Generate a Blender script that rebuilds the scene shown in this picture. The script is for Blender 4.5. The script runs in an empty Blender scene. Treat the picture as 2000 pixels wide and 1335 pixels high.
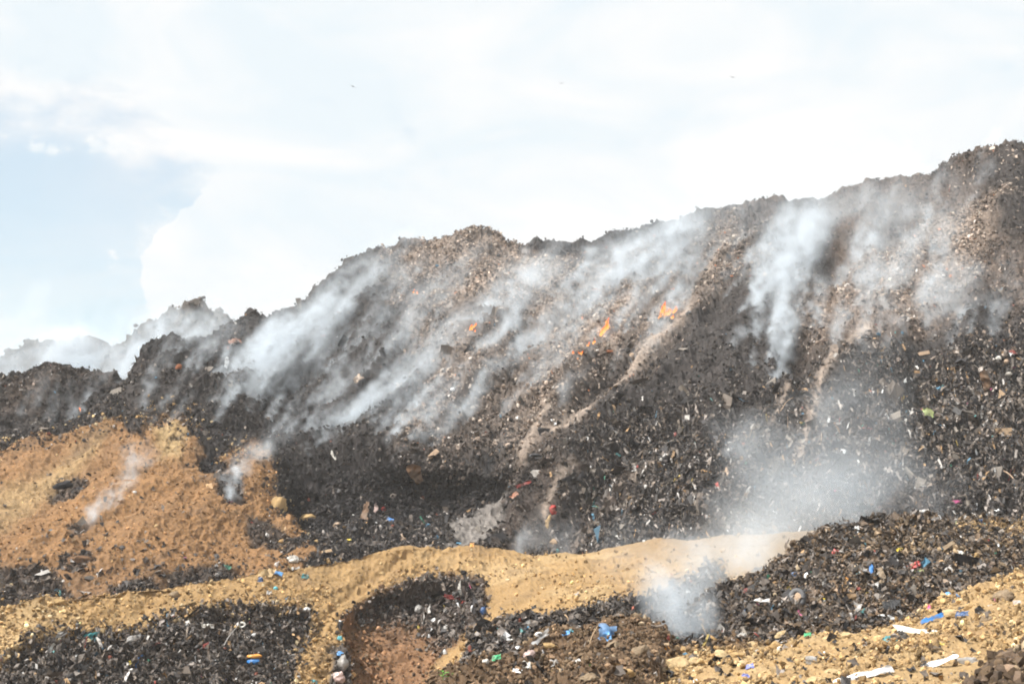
import bpy, math, random
import numpy as np
from mathutils import Vector, Matrix
C = bpy.context.scene.collection
scene = bpy.context.scene
random.seed(7)
RNG = np.random.default_rng(11)

# ------------------------------------------------------------------ camera
F_PX = 2778.0                                   # 50 mm on a 36 mm sensor, 2000 px wide
PITCH = math.atan((1000 - 667.5) / F_PX)        # the horizon lies low in the frame
cam_data = bpy.data.cameras.new('camera')
cam_data.lens = 50; cam_data.sensor_width = 36
cam_data.clip_start = 0.1; cam_data.clip_end = 20000
cam = bpy.data.objects.new('camera', cam_data)
C.objects.link(cam)
cam.rotation_euler = (math.pi / 2 + PITCH, 0, 0)
scene.camera = cam

# ------------------------------------------------------------------ sun, sky, exposure
SUN_EL, SUN_AZ = math.radians(51), math.radians(-62)      # azimuth from +Y, clockwise; high, from the left
world = bpy.data.worlds.new('World'); scene.world = world
world.use_nodes = True
wn, wl = world.node_tree.nodes, world.node_tree.links
wn.clear()
def N(nodes, kind, **kw):
    n = nodes.new(kind)
    for k, v in kw.items():
        if k.startswith('i_'):
            n.inputs[k[2:].replace('_', ' ')].default_value = v
        else:
            setattr(n, k, v)
    return n
sun_dir_az = math.radians(-112)
sky = N(wn, 'ShaderNodeTexSky', sky_type='NISHITA', sun_disc=False)
sky.sun_elevation = SUN_EL; sky.sun_rotation = sun_dir_az; sky.air_density = 1.0; sky.dust_density = 1.2
bg_sky = N(wn, 'ShaderNodeBackground'); bg_sky.inputs['Strength'].default_value = 0.11
tint = N(wn, 'ShaderNodeVectorMath', operation='MULTIPLY'); tint.inputs[1].default_value = (0.88, 1.04, 1.0)
wl.new(sky.outputs[0], tint.inputs[0]); wl.new(tint.outputs[0], bg_sky.inputs['Color'])
tc = N(wn, 'ShaderNodeTexCoord')
def wmath(op, a, b=None, clamp=False):
    n = wn.new('ShaderNodeMath'); n.operation = op; n.use_clamp = clamp
    for i, v in enumerate((a, b)):
        if v is None: continue
        if isinstance(v, (int, float)): n.inputs[i].default_value = v
        else: wl.new(v, n.inputs[i])
    return n.outputs[0]
def wnoise(scale, detail, rough, off, stretch=(1, 1, 1), dist=0.0):
    m = wn.new('ShaderNodeMapping'); m.inputs['Location'].default_value = off; m.inputs['Scale'].default_value = stretch
    wl.new(tc.outputs['Generated'], m.inputs[0])
    n = N(wn, 'ShaderNodeTexNoise'); n.inputs['Scale'].default_value = scale
    n.inputs['Detail'].default_value = detail; n.inputs['Roughness'].default_value = rough
    n.inputs['Distortion'].default_value = dist
    wl.new(m.outputs[0], n.inputs['Vector']); return n.outputs[0]
def wdir_dot(v):
    n = wn.new('ShaderNodeVectorMath'); n.operation = 'DOT_PRODUCT'
    v = Vector(v).normalized(); n.inputs[1].default_value = v
    wl.new(tc.outputs['Generated'], n.inputs[0]); return n.outputs['Value']
def ray(px, py):
    """camera pixel of the 2000 px photograph -> world direction scaled so that Y is 1"""
    x = (px - 1000) / F_PX; y = (667.5 - py) / F_PX
    c, s = math.cos(PITCH), math.sin(PITCH)
    Y = c - y * s; Z = s + y * c
    return np.stack(np.broadcast_arrays(x / Y, np.ones_like(Y), Z / Y), -1)
# clouds: a bright thin overcast with one paler blue opening low on the left
def opening(px, py, deg):                                       # 1 at its middle, 0 at so many degrees
    c = math.cos(math.radians(deg)); return wmath('MULTIPLY', wmath('SUBTRACT', wdir_dot(ray(px, py)), c), 1 / (1 - c), True)
hole = wmath('MAXIMUM', opening(-160, 400, 8.5), opening(110, 450, 7.0))
hole = wmath('MAXIMUM', hole, wmath('MULTIPLY', opening(-900, 380, 14), 1.0))
n_big = wnoise(7.0, 5, 0.55, (1.3, 0.2, 3.1), (1, 1, 2.2), 0.6)
n_puff = wnoise(16.0, 9, 0.58, (4.4, 1.2, 0.6), (1, 1, 1.8), 0.3)
cov = wmath('ADD', wmath('MULTIPLY', wmath('SUBTRACT', n_puff, 0.5), 2.3), wmath('MULTIPLY', wmath('SUBTRACT', n_big, 0.5), 1.1))
cov = wmath('SUBTRACT', wmath('ADD', cov, 1.2), wmath('MULTIPLY', hole, 1.4))
puff = wmath('MAXIMUM', opening(480, 470, 3.0), wmath('MAXIMUM', opening(400, 545, 2.6), opening(585, 560, 3.2)))      # one low white cumulus
cov = wmath('ADD', cov, wmath('MULTIPLY', wmath('MULTIPLY', wmath('SUBTRACT', wmath('ADD', puff, wmath('MULTIPLY', wmath('SUBTRACT', n_puff, .5), 1.2)), .12), 6.0, True), 1.2))
cov_c = wmath('MULTIPLY', wmath('MINIMUM', wmath('MAXIMUM', cov, 0.0), 1.0), 1.0)
ramp = wn.new('ShaderNodeMapRange'); ramp.interpolation_type = 'SMOOTHSTEP'
wl.new(cov_c, ramp.inputs['Value']); ramp.inputs['From Min'].default_value = 0.0; ramp.inputs['From Max'].default_value = 0.9
ramp.inputs['To Min'].default_value = 0.58; ramp.inputs['To Max'].default_value = 1.0
cc = wn.new('ShaderNodeMix'); cc.data_type = 'RGBA'
cc.inputs['A'].default_value = (0.85, 0.93, 0.98, 1); cc.inputs['B'].default_value = (1.0, 1.0, 1.0, 1)
wl.new(wmath('MULTIPLY', wmath('SUBTRACT', n_big, 0.38), 4.0, True), cc.inputs['Factor'])
bg_cloud = N(wn, 'ShaderNodeBackground'); bg_cloud.inputs['Strength'].default_value = 0.63
wl.new(cc.outputs['Result'], bg_cloud.inputs['Color'])
mixb = wn.new('ShaderNodeMixShader')
wl.new(ramp.outputs[0], mixb.inputs[0]); wl.new(bg_sky.outputs[0], mixb.inputs[1]); wl.new(bg_cloud.outputs[0], mixb.inputs[2])
wout = wn.new('ShaderNodeOutputWorld'); wl.new(mixb.outputs[0], wout.inputs['Surface'])

sun = bpy.data.lights.new('sun', 'SUN'); sun.energy = 5.0; sun.angle = math.radians(0.6); sun.color = (1.0, 0.96, 0.89)
sun_o = bpy.data.objects.new('sun', sun); C.objects.link(sun_o)
# direction towards the sun: from the left, a little behind the camera
SD = Vector((math.cos(SUN_EL) * math.sin(sun_dir_az), math.cos(SUN_EL) * math.cos(sun_dir_az), math.sin(SUN_EL)))
sun_o.rotation_euler = SD.to_track_quat('Z', 'Y').to_euler(); sun_o.location = (-40, -20, 80)
scene.view_settings.view_transform = 'Standard'; scene.view_settings.look = 'None'
scene.view_settings.exposure = 0.66; scene.view_settings.gamma = 1.0
scene.render.engine = 'CYCLES'
cy = scene.cycles
cy.filter_width = 1.9; cy.max_bounces = 5; cy.diffuse_bounces = 2; cy.glossy_bounces = 1; cy.transmission_bounces = 2
cy.volume_bounces = 2; cy.transparent_max_bounces = 16; cy.volume_step_rate = 1.0; cy.volume_max_steps = 96
cy.use_adaptive_sampling = True; cy.adaptive_threshold = 0.04; cy.use_denoising = True; cy.caustics_reflective = False; cy.caustics_refractive = False
try: cy.denoiser = 'OPENIMAGEDENOISE'
except Exception: pass

# ------------------------------------------------------------------ noise on numpy arrays
def _hash(ix, iy, iz, seed):
    h = (ix.astype(np.uint32) * np.uint32(374761393) + iy.astype(np.uint32) * np.uint32(668265263)
         + iz.astype(np.uint32) * np.uint32(2147483647) + np.uint32((seed * 974634777) & 0xffffffff))
    h = (h ^ (h >> np.uint32(13))) * np.uint32(1274126177)
    h = (h ^ (h >> np.uint32(16))) * np.uint32(2246822519)
    return ((h ^ (h >> np.uint32(15))).astype(np.float32) / 4294967295.0)
def vnoise(P, scale, seed=0):
    """smooth noise about 0, features of size scale; P is (n,3)"""
    Q = (P / scale).astype(np.float64) + 1000.0
    I = np.floor(Q).astype(np.int64); f = (Q - I).astype(np.float32)
    f = f * f * f * (f * (f * 6 - 15) + 10)
    r = 0
    for dx in (0, 1):
        wx = f[:, 0] if dx else 1 - f[:, 0]
        for dy in (0, 1):
            wy = f[:, 1] if dy else 1 - f[:, 1]
            for dz in (0, 1):
                wz = f[:, 2] if dz else 1 - f[:, 2]
                r = r + wx * wy * wz * _hash(I[:, 0] + dx, I[:, 1] + dy, I[:, 2] + dz, seed)
    return r * 2 - 1
def fbm(P, scale, octaves=4, rough=0.5, seed=0):
    a, s, r, t = 1.0, scale, 0, 0
    for o in range(octaves):
        r = r + a * vnoise(P, s, seed + o * 17); t += a; a *= rough; s *= 0.5
    return r / t
def sstep(a, b, x):
    t = np.clip((x - a) / (b - a), 0, 1); return t * t * (3 - 2 * t)
def poly_sd(px, py, poly):
    """signed distance to a closed outline, positive inside"""
    poly = np.array(poly, float); d2 = np.full(px.shape, 1e18); inside = np.zeros(px.shape, bool)
    for a, b in zip(poly, np.roll(poly, -1, 0)):
        ex, ey = b - a; wx, wy = px - a[0], py - a[1]
        t = np.clip((wx * ex + wy * ey) / max(ex * ex + ey * ey, 1e-9), 0, 1)
        d2 = np.minimum(d2, (wx - ex * t) ** 2 + (wy - ey * t) ** 2)
        c = ((a[1] > py) != (b[1] > py)) & (px < (b[0] - a[0]) * (py - a[1]) / (b[1] - a[1] + 1e-12) + a[0])
        inside ^= c
    d = np.sqrt(d2); return np.where(inside, d, -d)
def line_d(px, py, pts):
    d2 = np.full(px.shape, 1e18)
    for a, b in zip(pts[:-1], pts[1:]):
        ex, ey = b[0] - a[0], b[1] - a[1]; wx, wy = px - a[0], py - a[1]
        t = np.clip((wx * ex + wy * ey) / (ex * ex + ey * ey), 0, 1)
        d2 = np.minimum(d2, (wx - ex * t) ** 2 + (wy - ey * t) ** 2)
    return np.sqrt(d2)

# ------------------------------------------------------------------ materials
def mat(name, rough=0.9, fine=30.0, var=0.25, bump=0.4, attr='tint', color=None, spec=0.2):
    m = bpy.data.materials.new(name); m.use_nodes = True
    n, l = m.node_tree.nodes, m.node_tree.links; n.clear()
    out = n.new('ShaderNodeOutputMaterial'); b = n.new('ShaderNodeBsdfPrincipled')
    b.inputs['Roughness'].default_value = rough; b.inputs['Specular IOR Level'].default_value = spec
    g = n.new('ShaderNodeNewGeometry')
    t = n.new('ShaderNodeTexNoise'); t.inputs['Scale'].default_value = fine; t.inputs['Detail'].default_value = 6; t.inputs['Roughness'].default_value = 0.65
    l.new(g.outputs['Position'], t.inputs['Vector'])
    mr = n.new('ShaderNodeMapRange'); mr.inputs['From Min'].default_value = 0.3; mr.inputs['From Max'].default_value = 0.7
    mr.inputs['To Min'].default_value = 1 - var; mr.inputs['To Max'].default_value = 1 + var
    l.new(t.outputs[0], mr.inputs['Value'])
    vm = n.new('ShaderNodeVectorMath'); vm.operation = 'SCALE'
    if color is None:
        a = n.new('ShaderNodeAttribute'); a.attribute_name = attr; l.new(a.outputs['Color'], vm.inputs[0])
    else:
        vm.inputs[0].default_value = color[:3]
    l.new(mr.outputs[0], vm.inputs['Scale']); l.new(vm.outputs[0], b.inputs['Base Color'])
    if bump:
        bp = n.new('ShaderNodeBump'); bp.inputs['Strength'].default_value = bump; bp.inputs['Distance'].default_value = 0.05
        l.new(t.outputs[0], bp.inputs['Height']); l.new(bp.outputs[0], b.inputs['Normal'])
    l.new(b.outputs[0], out.inputs['Surface']); return m

def mesh_np(name, V, F, colors=None, smooth=False, material=None):
    """V (n,3); F (m,k) with k the corners of every face"""
    me = bpy.data.meshes.new(name); k = F.shape[1]
    me.vertices.add(len(V)); me.vertices.foreach_set('co', np.ascontiguousarray(V, np.float32).ravel())
    me.loops.add(F.size); me.loops.foreach_set('vertex_index', np.ascontiguousarray(F, np.int32).ravel())
    me.polygons.add(len(F)); me.polygons.foreach_set('loop_start', np.arange(0, F.size, k, dtype=np.int32))
    me.polygons.foreach_set('loop_total', np.full(len(F), k, np.int32))
    me.polygons.foreach_set('use_smooth', np.full(len(F), smooth))
    if colors is not None:
        a = me.color_attributes.new('tint', 'FLOAT_COLOR', 'POINT')
        c4 = np.ones((len(V), 4), np.float32); c4[:, :3] = colors; a.data.foreach_set('color', c4.ravel())
    me.update(calc_edges=True)
    if material: me.materials.append(material)
    return me
def link(name, me, parent=None, label=None, cat=None, kind=None, group=None):
    o = bpy.data.objects.new(name, me); C.objects.link(o)
    if parent: o.parent = parent
    if label: o['label'] = label
    if cat: o['category'] = cat
    if kind: o['kind'] = kind
    if group: o['group'] = group
    return o

# ------------------------------------------------------------------ terrain sheets
class Sheet: pass
def interp_rows(rows, px):
    ys, ds = [], []
    for r in rows:
        r = np.array(r, float); ys.append(np.interp(px, r[:, 0], r[:, 1])); ds.append(np.interp(px, r[:, 0], r[:, 2]))
    return np.array(ys), np.array(ds)
def gauss1(a, s, axis):
    k = int(max(1, s * 3)); w = np.exp(-0.5 * (np.arange(-k, k + 1) / s) ** 2); w /= w.sum()
    pad = [(0, 0)] * a.ndim; pad[axis] = (k, k); b = np.pad(a, pad, mode='edge')
    return np.apply_along_axis(lambda v: np.convolve(v, w, 'valid'), axis, b)
def build_grid(px0, px1, step, rows, stepy, back=None, smooth_cols=10, jag=0.0, seed=3):
    px = np.arange(px0, px1 + step, step, dtype=float)
    ys, ds = interp_rows(rows, px)
    ds = gauss1(ds, smooth_cols * 2.5, 1)
    ys[1:] = gauss1(ys[1:], smooth_cols, 1)
    ys[0] = gauss1(ys[0], 1.5, 0)
    Y, D = [], []
    for i in range(len(rows) - 1):
        gap = np.clip(ys[i + 1] - ys[i], 0, 260).mean(); n = max(3, int(gap / stepy))
        t = np.linspace(0, 1, n, endpoint=False)[:, None]
        Y.append(ys[i] + (ys[i + 1] - ys[i]) * t); D.append(ds[i] + (ds[i + 1] - ds[i]) * t)
    Y.append(ys[-1:]); D.append(ds[-1:])
    Y = np.concatenate(Y); D = np.concatenate(D)
    D = gauss1(D, 7, 0)
    PX = np.broadcast_to(px, Y.shape).copy()
    P = ray(PX, Y) * D[..., None]
    if back:                                                     # the far side of the crest
        top = P[0]; B = []
        for (dy, dz) in back[::-1]:
            B.append(top + np.array([0, dy, dz]))
        P = np.concatenate([np.array(B), P]); nb = len(back)
        PX = np.concatenate([np.repeat(PX[:1], nb, 0), PX]); Y = np.concatenate([np.repeat(Y[:1], nb, 0), Y])
    s = Sheet(); s.PX, s.PY, s.P = PX, Y, P; return s
def grid_normals(P):
    du = np.gradient(P, axis=1); dv = np.gradient(P, axis=0)
    n = np.cross(dv, du); n /= np.linalg.norm(n, axis=2, keepdims=True) + 1e-12
    return n
def grid_faces(h, w):
    i = np.arange(h * w).reshape(h, w)
    return np.stack([i[:-1, :-1], i[1:, :-1], i[1:, 1:], i[:-1, 1:]], -1).reshape(-1, 4)
def project(P):
    c, s = math.cos(PITCH), math.sin(PITCH)
    z = P[..., 1] * c + P[..., 2] * s; y = -P[..., 1] * s + P[..., 2] * c
    return 1000 + F_PX * P[..., 0] / z, 667.5 - F_PX * y / z, z
FALL = np.array([-0.42, -0.85, -0.52]); FALL /= np.linalg.norm(FALL)
def streak(P, k=0.25, d=FALL):
    """squash coordinates along the line of fall, so noise reads as runs down the slope"""
    a = P @ d; return P - np.outer(a * (1 - k), d)
def mixc(c, w, col):
    w = w[:, None]; return c * (1 - w) + np.array(col) * w
SHEETS = []
# ------------------------------------------------------------------ the burning landfill slope
ridge = [(-500,760),(-60,752),(0,742),(60,736),(85,722),(110,714),(140,722),(165,726),(190,722),(215,727),(238,745),(262,712),(278,672),(300,656),(330,652),(372,652),(400,655),(440,640),(470,622),
 (490,612),(505,622),(530,620),(560,608),(590,590),(600,583),(650,545),(690,515),(720,494),(740,484),(780,478),(810,476),(840,478),(870,466),(890,455),(905,449),(930,451),(945,453),(970,462),(990,479),
 (1010,482),(1040,478),(1070,474),(1100,472),(1130,473),(1150,470),(1180,458),(1200,454),(1230,444),(1260,437),(1300,428),(1340,422),(1400,408),(1450,397),(1500,400),(1530,392),(1560,395),(1600,388),
 (1640,380),(1670,370),(1700,360),(1720,362),(1750,350),(1780,348),(1820,340),(1838,328),(1870,312),(1895,300),(1925,290),(1950,291),(1975,286),(2000,283),(2060,280),(2200,276),(2500,262)]
rd = [(-500,106),(0,100),(300,101),(500,108),(700,116),(900,118),(1100,120),(1300,121),(1500,121),(1800,118),(2000,112),(2500,104)]
R0 = [(x, y, np.interp(x, *zip(*rd))) for x, y in ridge]
R1 = [(-500,900,89),(0,872,87),(300,850,87),(500,880,87),(560,890,86),(700,885,85),(900,885,85),(1000,898,84),(1100,850,85),(1300,760,88),(1450,770,86),(1600,770,85),(1700,720,86),(1800,675,87),(2000,655,86),(2500,640,83)]
R2 = [(-500,1100,74),(0,1060,73),(300,1030,74),(500,1010,79),(560,1000,82),(700,985,83),(900,960,83),(1000,965,82),(1100,960,79),(1300,935,80),(1600,920,77),(1800,850,81),(2000,840,79.5),(2500,830,77)]
R3 = [(-500,1300,65),(0,1232,65),(300,1190,66),(600,1145,70),(900,1105,72),(1100,1085,71),(1300,1062,70),(1500,1048,68),(1700,1042,69),(2000,1035,68),(2500,1030,66)]
R4 = [(x, y + 40, d - 3) for x, y, d in R3]
hill = build_grid(-460, 2460, 1.9, [R0, R1, R2, R3, R4], 1.7, back=[(1.2, -0.15), (3, -0.9), (6, -2.6), (11, -5), (18, -9), (30, -16)], smooth_cols=14)

TAN_OUT = [(-600,905),(0,874),(60,860),(150,855),(200,838),(238,824),(248,850),(272,856),(300,828),(340,820),(368,828),(384,858),(388,885),(396,915),(425,908),(462,884),(498,869),(530,884),(536,930),
 (540,955),(550,990),(545,1010),(590,992),(622,1018),(600,1040),(560,1052),(598,1062),(640,1075),(560,1110),(500,1135),(300,1165),(0,1250),(-600,1300)]
ASH_UP = [(760,500),(905,452),(990,480),(1100,560),(1260,500),(1500,420),(1480,520),(1340,600),(1260,700),(1130,780),(1040,850),(900,870),(790,850),(840,740),(800,640)]
ASH_R = [(1560,560),(1680,520),(1820,430),(1960,400),(1900,520),(1820,600),(1700,660),(1600,700),(1540,640)]
ASH_FAN = [(856,1066),(880,1012),(940,962),(985,938),(1000,950),(962,1000),(915,1060),(880,1085)]
CHARS = [([(552,892),(640,868),(760,880),(860,900),(960,890),(1020,905),(990,950),(900,975),(800,990),(700,1000),(620,1040),(560,1000)], 1.0),
 ([(1085,800),(1120,735),(1160,690),(1235,678),(1240,700),(1180,765),(1120,805)], 1.0), ([(1520,700),(1545,650),(1590,665),(1570,760),(1520,765)], .8),
 ([(262,700),(285,668),(350,656),(400,668),(380,690),(300,705)], 1.0), ([(60,760),(90,722),(140,716),(235,745),(230,790),(120,800)], .6),
 ([(1660,700),(1800,668),(2100,640),(2100,1060),(1900,1000),(1780,930),(1700,820)], .75), ([(850,630),(885,620),(890,655),(858,660)], .9),
 ([(905,655),(925,630),(945,650),(930,668)], 1.0), ([(860,560),(905,545),(925,575),(880,590)], .5), ([(1040,900),(1110,840),(1260,800),(1400,860),(1440,960),(1300,1010),(1080,1020)], .5),
 ([(400,915),(385,870),(480,780),(640,770),(640,870),(520,880),(470,885)], .55)]
PATHS = [([(1345,600),(1290,665),(1230,730),(1170,785),(1110,835),(1060,858),(1030,890),(985,940)], 12), ([(1110,770),(1060,840),(1040,880),(1005,915),(985,945)], 9),
 ([(1700,660),(1640,730),(1600,790),(1575,860),(1560,900)], 13), ([(1540,790),(1510,850)], 6), ([(1420,470),(1380,530)], 6),
 ([(1280,900),(1190,960),(1110,1000),(1060,1060)], 6), ([(1120,905),(1090,940),(1060,985)], 9)]
def zone(s, poly, blur=7, wob=10, seed=1):
    px, py = s.PX.ravel(), s.PY.ravel()
    P = s.P.reshape(-1, 3)
    return sstep(-blur, blur, poly_sd(px, py, poly) + wob * fbm(P, 2.2, 5, 0.65, seed))
def finish(s, name, disp, col, m, label, cat, kind='structure', extra=None):
    h, w = s.PX.shape
    n = grid_normals(s.P); P = s.P + n * disp.reshape(h, w, 1)
    if extra is not None: P = P + extra.reshape(h, w, 3)
    s.Q = P; s.N = grid_normals(P); s.X, s.Y, s.Z = project(P); s.col = col
    s.me = mesh_np(name, P.reshape(-1, 3), grid_faces(h, w), col, False, m)
    s.o = link(name, s.me, label=label, cat=cat, kind=kind); SHEETS.append(s)
    return s
def clods(P, scale, seed):
    """rounded lumps with creases between them"""
    return 0.55 - np.abs(vnoise(P, scale, seed)) * 1.2

P = hill.P.reshape(-1, 3); px, py = hill.PX.ravel(), hill.PY.ravel()
S = streak(P, 0.22)
tan_in = poly_sd(px, py, TAN_OUT)
wt = zone(hill, TAN_OUT, 5, 30)
holes = sstep(0.24, 0.38, fbm(S, 3.0, 5, 0.6, 31)) * sstep(0, 40, tan_in)           # rubbish showing through the cover soil
for poly in ([(90,955),(150,930),(168,940),(140,962),(100,968)], [(120,1080),(175,1072),(188,1090),(150,1112),(118,1108)], [(432,925),(470,930),(480,990),(440,1000),(415,950)],
             [(0,1120),(80,1100),(140,1150),(60,1180),(0,1210)], [(330,1110),(420,1095),(480,1120),(420,1140),(330,1150)], [(138,1035),(175,1030),(165,1050),(140,1055)],
             [(470,1000),(530,1010),(560,1050),(600,1060),(560,1080),(490,1060)], [(210,1140),(300,1120),(310,1160),(220,1170)]):
    holes = np.maximum(holes, zone(hill, poly, 6, 14, 9))
wt_c = wt * (1 - holes * 0.9)
wa = np.maximum.reduce([zone(hill, ASH_UP, 45, 60, 2) * 0.75, zone(hill, ASH_R, 35, 60, 3) * 0.8])
wa = wa * (0.35 + 0.9 * sstep(-0.3, 0.25, fbm(S, 6, 5, 0.62, 5)))
wf = zone(hill, ASH_FAN, 9, 22, 4)
wp = np.zeros(len(px))
for pts, wd in PATHS:
    d = line_d(px, py, pts) / 0.8; wp = np.maximum(wp, np.exp(-(d / (wd * (1.1 + 0.3 * vnoise(P, 3, 8)))) ** 2))
wc = np.zeros(len(px))
for k, (poly, a) in enumerate(CHARS): wc = np.maximum(wc, a * zone(hill, poly, 16, 30, 20 + k))
facing = sstep(1480, 1900, px) * sstep(640, 720, py)                                # raw tipped face on the right
big = 1.8 * fbm(P, 15, 2, 0.5, 40) + 2.2 * fbm(streak(P, 0.22), 5.5, 3, 0.5, 41) + 0.9 * clods(streak(P, .3), 3.2, 39)
mid = 0.42 * clods(streak(P, 0.55), 1.7, 42) + 0.25 * clods(P, 0.85, 43)
sml = 0.17 * clods(P, 0.42, 44) + 0.09 * vnoise(P, 0.22, 45) + 0.05 * vnoise(P, 0.12, 46)
crest = np.exp(-np.maximum(py - np.interp(px, *zip(*ridge)), 0) / 30.0)
tw = sstep(-95, 45, tan_in)                                                        # the slope calms down well before the soil starts
big *= np.where(big > 0, .75, 1.0)
disp = big * (1 - 0.92 * tw) * (1 - crest * 0.75) + mid * (1 - 0.72 * wt_c - 0.6 * wp) + sml * (1 - 0.45 * wt_c - 0.6 * np.maximum(wf, wp) - 0.2 * wa) * 1.25
disp += crest * 0.38 * fbm(P, 2.2, 4, 0.6, 47)
disp += wt * (0.5 * fbm(P, 9, 3, 0.5, 48) + 0.35 * fbm(S, 2.5, 4, 0.55, 49) + .40 * clods(streak(P, .45), 2.6, 50) + .14 * clods(P, .9, 52)) + 0.10 * wt - 0.22 * holes * wt
for pts, wd in PATHS: disp += 0.22 * np.exp(-(line_d(px, py, pts) / (wd * 2.2)) ** 2)
for poly, a in CHARS[:3]: disp -= 2.0 * sstep(-15, 25, poly_sd(px, py, poly)) * a
disp += facing * 0.5 * clods(P * np.array([1, 1, 0.35]), 0.8, 51)
col = np.empty((len(px), 3)); col[:] = (0.034, 0.030, 0.029)
nn = grid_normals(hill.P).reshape(-1, 3); PD = P + nn * disp[:, None]; S = streak(PD, 0.3); P = PD
v1 = fbm(S, 4, 5, 0.6, 60); v2 = fbm(P, 0.9, 4, 0.65, 61)
col *= (1 + 0.45 * v1 + 0.5 * v2)[:, None]
col = mixc(col, sstep(0.05, 0.5, fbm(streak(P, 0.35), 7, 5, 0.6, 62)) * 0.5, (0.15, 0.108, 0.083))
col = mixc(col, np.clip(wa, 0, 1), (0.25, 0.195, 0.158)); col = mixc(col, wf * 0.85, (0.175, 0.158, 0.145)); col = mixc(col, wp * (.72 + .3 * v1), (0.29, 0.232, 0.19))
col = mixc(col, np.clip(wc * (0.75 + 0.5 * v1), 0, 1) * 0.85, (0.012, 0.011, 0.012))
tancol = np.empty_like(col); tancol[:] = (0.205, 0.114, 0.052)
pale = np.maximum(zone(hill, [(-500,1080),(0,960),(70,930),(150,880),(210,850),(190,900),(110,960),(0,1040),(-500,1200)], 14, 14, 71), zone(hill, [(300,850),(340,830),(370,850),(350,900),(310,900)], 14, 16, 72))
tancol = mixc(tancol, pale * 0.8, (0.31, 0.225, 0.115)); tancol = mixc(tancol, sstep(0.0, 0.5, fbm(S, 5, 4, .6, 73)) * 0.5, (0.185, 0.108, 0.056))
low = sstep(1080, 1170, py); tancol = mixc(tancol, low * 0.75 * (.5 + .9 * sstep(-.2, .3, fbm(S, 3, 4, .6, 76))), (0.105, 0.070, 0.048))
tancol = mixc(tancol, sstep(.12, .42, fbm(streak(P, .3), 2.2, 5, .65, 77)) * .6, (0.10, 0.065, 0.042))
tancol *= (1 + 0.28 * v2 + 0.12 * fbm(P, .3, 2, .5, 75))[:, None]
col = col * (1 - wt_c[:, None]) + tancol * wt_c[:, None]
sp = vnoise(P, .16, 63); col *= (1 + .45 * sp * (1 - .6 * wt_c))[:, None]
col = np.clip(col, 0.008, 0.8)
M_SLOPE = mat('burnt_waste_and_soil', fine=9.0, var=0.35, bump=0.6)
tan_sd = poly_sd(px, py, TAN_OUT); hill.w = dict(sd=tan_sd, tan=wt_c, ash=wa, char=wc, face=facing, path=np.maximum(wp, wf), tanall=wt)
finish(hill, 'landfill_slope', disp, col, M_SLOPE, 'long grey brown landfill slope burnt and smoking, with bare soil at its foot', 'landfill slope')

FAR = []
# two farther ridges showing over the left shoulder of the slope
def far_ridge(pts, dd, seed, label, base):
    rows = [[(x, y, dd) for x, y in pts], [(x, base, dd - 22) for x, y in pts], [(x, base + 60, dd - 26) for x, y in pts]]
    s = build_grid(pts[0][0], pts[-1][0], 2.2, rows, 2.2, back=[(1.5, -0.4), (6, -3), (20, -12)], smooth_cols=10)
    P = s.P.reshape(-1, 3)
    cr = np.exp(-np.maximum(s.PY.ravel() - np.interp(s.PX.ravel(), *zip(*pts)), 0) / 20.0)
    d = 1.6 * fbm(P, 7, 4, .55, seed) * (1 - cr) + 0.9 * clods(P, 2.2, seed + 1) + .5 * clods(P, 1.0, seed + 2) + .2 * clods(P, .5, seed + 6) + 0.5 * cr * fbm(P, 2.6, 5, .65, seed + 3)
    c = np.empty((len(P), 3)); c[:] = (0.07, 0.06, 0.052); c *= (1 + .5 * fbm(P, 3, 5, .6, seed + 4))[:, None]
    s.w = {}; FAR.append(s)
    return finish(s, 'landfill_ridge', d, np.clip(c, .01, 1), M_SLOPE, label, 'landfill ridge')
far_ridge([(-120,760),(120,716),(200,700),(240,668),(262,648),(290,634),(315,616),(345,604),(372,599),(398,602),(418,612),(440,628),(475,655),(520,690),(600,720)], 132, 300, 'dark rubbish ridge in white smoke behind the left shoulder of the slope', 800)
far_ridge([(-600,735),(-60,715),(0,700),(40,684),(70,672),(90,670),(120,674),(150,668),(180,669),(210,676),(260,690),(330,700),(420,720)], 165, 320, 'faint farthest rubbish ridge low on the skyline above the left heaps', 800)

# ------------------------------------------------------------------ bank of tan cover soil before the slope
crestB = [(-500,1240,52),(0,1188,54),(50,1172,54),(85,1162,54.5),(130,1170,55),(200,1156,55.5),(260,1146,56),(340,1140,57),(420,1135,57.5),(480,1122,58),(520,1108,58.5),(560,1112,59),(620,1100,60),(700,1085,61),(800,1074,62),
 (900,1071,63),(960,1069,63.5),(1000,1074,64),(1050,1088,64),(1120,1084,64),(1200,1076,65),(1280,1066,65.5),(1400,1052,65),(1500,1046,64.5),(1650,1040,64),(1800,1040,63),(2000,1038,62),(2500,1036,60)]
B1 = [(-500,1330,49.5),(0,1290,51),(120,1236,53),(250,1230,53.5),(400,1192,55),(600,1180,56.5),(700,1165,58),(800,1140,60),(900,1130,60.5),(950,1150,59),(1100,1150,56),(1300,1130,55),(1500,1100,56),(2000,1080,56),(2500,1080,55)]
B2 = [(-500,1420,48),(0,1400,48),(300,1400,49.5),(600,1400,51.0),(800,1400,53.5),(900,1360,52),(950,1300,49.5),(1100,1250,46.5),(1300,1235,44),(1500,1210,45),(2000,1180,46),(2500,1180,46)]
B3 = [(-500,1600,42),(0,1600,42),(300,1600,42),(700,1560,43),(900,1480,43),(1100,1380,40),(1300,1330,38.5),(1500,1300,39),(2000,1260,41),(2500,1260,41)]
bank = build_grid(-460, 2460, 2.0, [crestB, B1, B2, B3], 1.9, back=[(0.8, -0.15), (2, -0.8), (4, -2.4), (7, -4.5)], smooth_cols=10)
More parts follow.
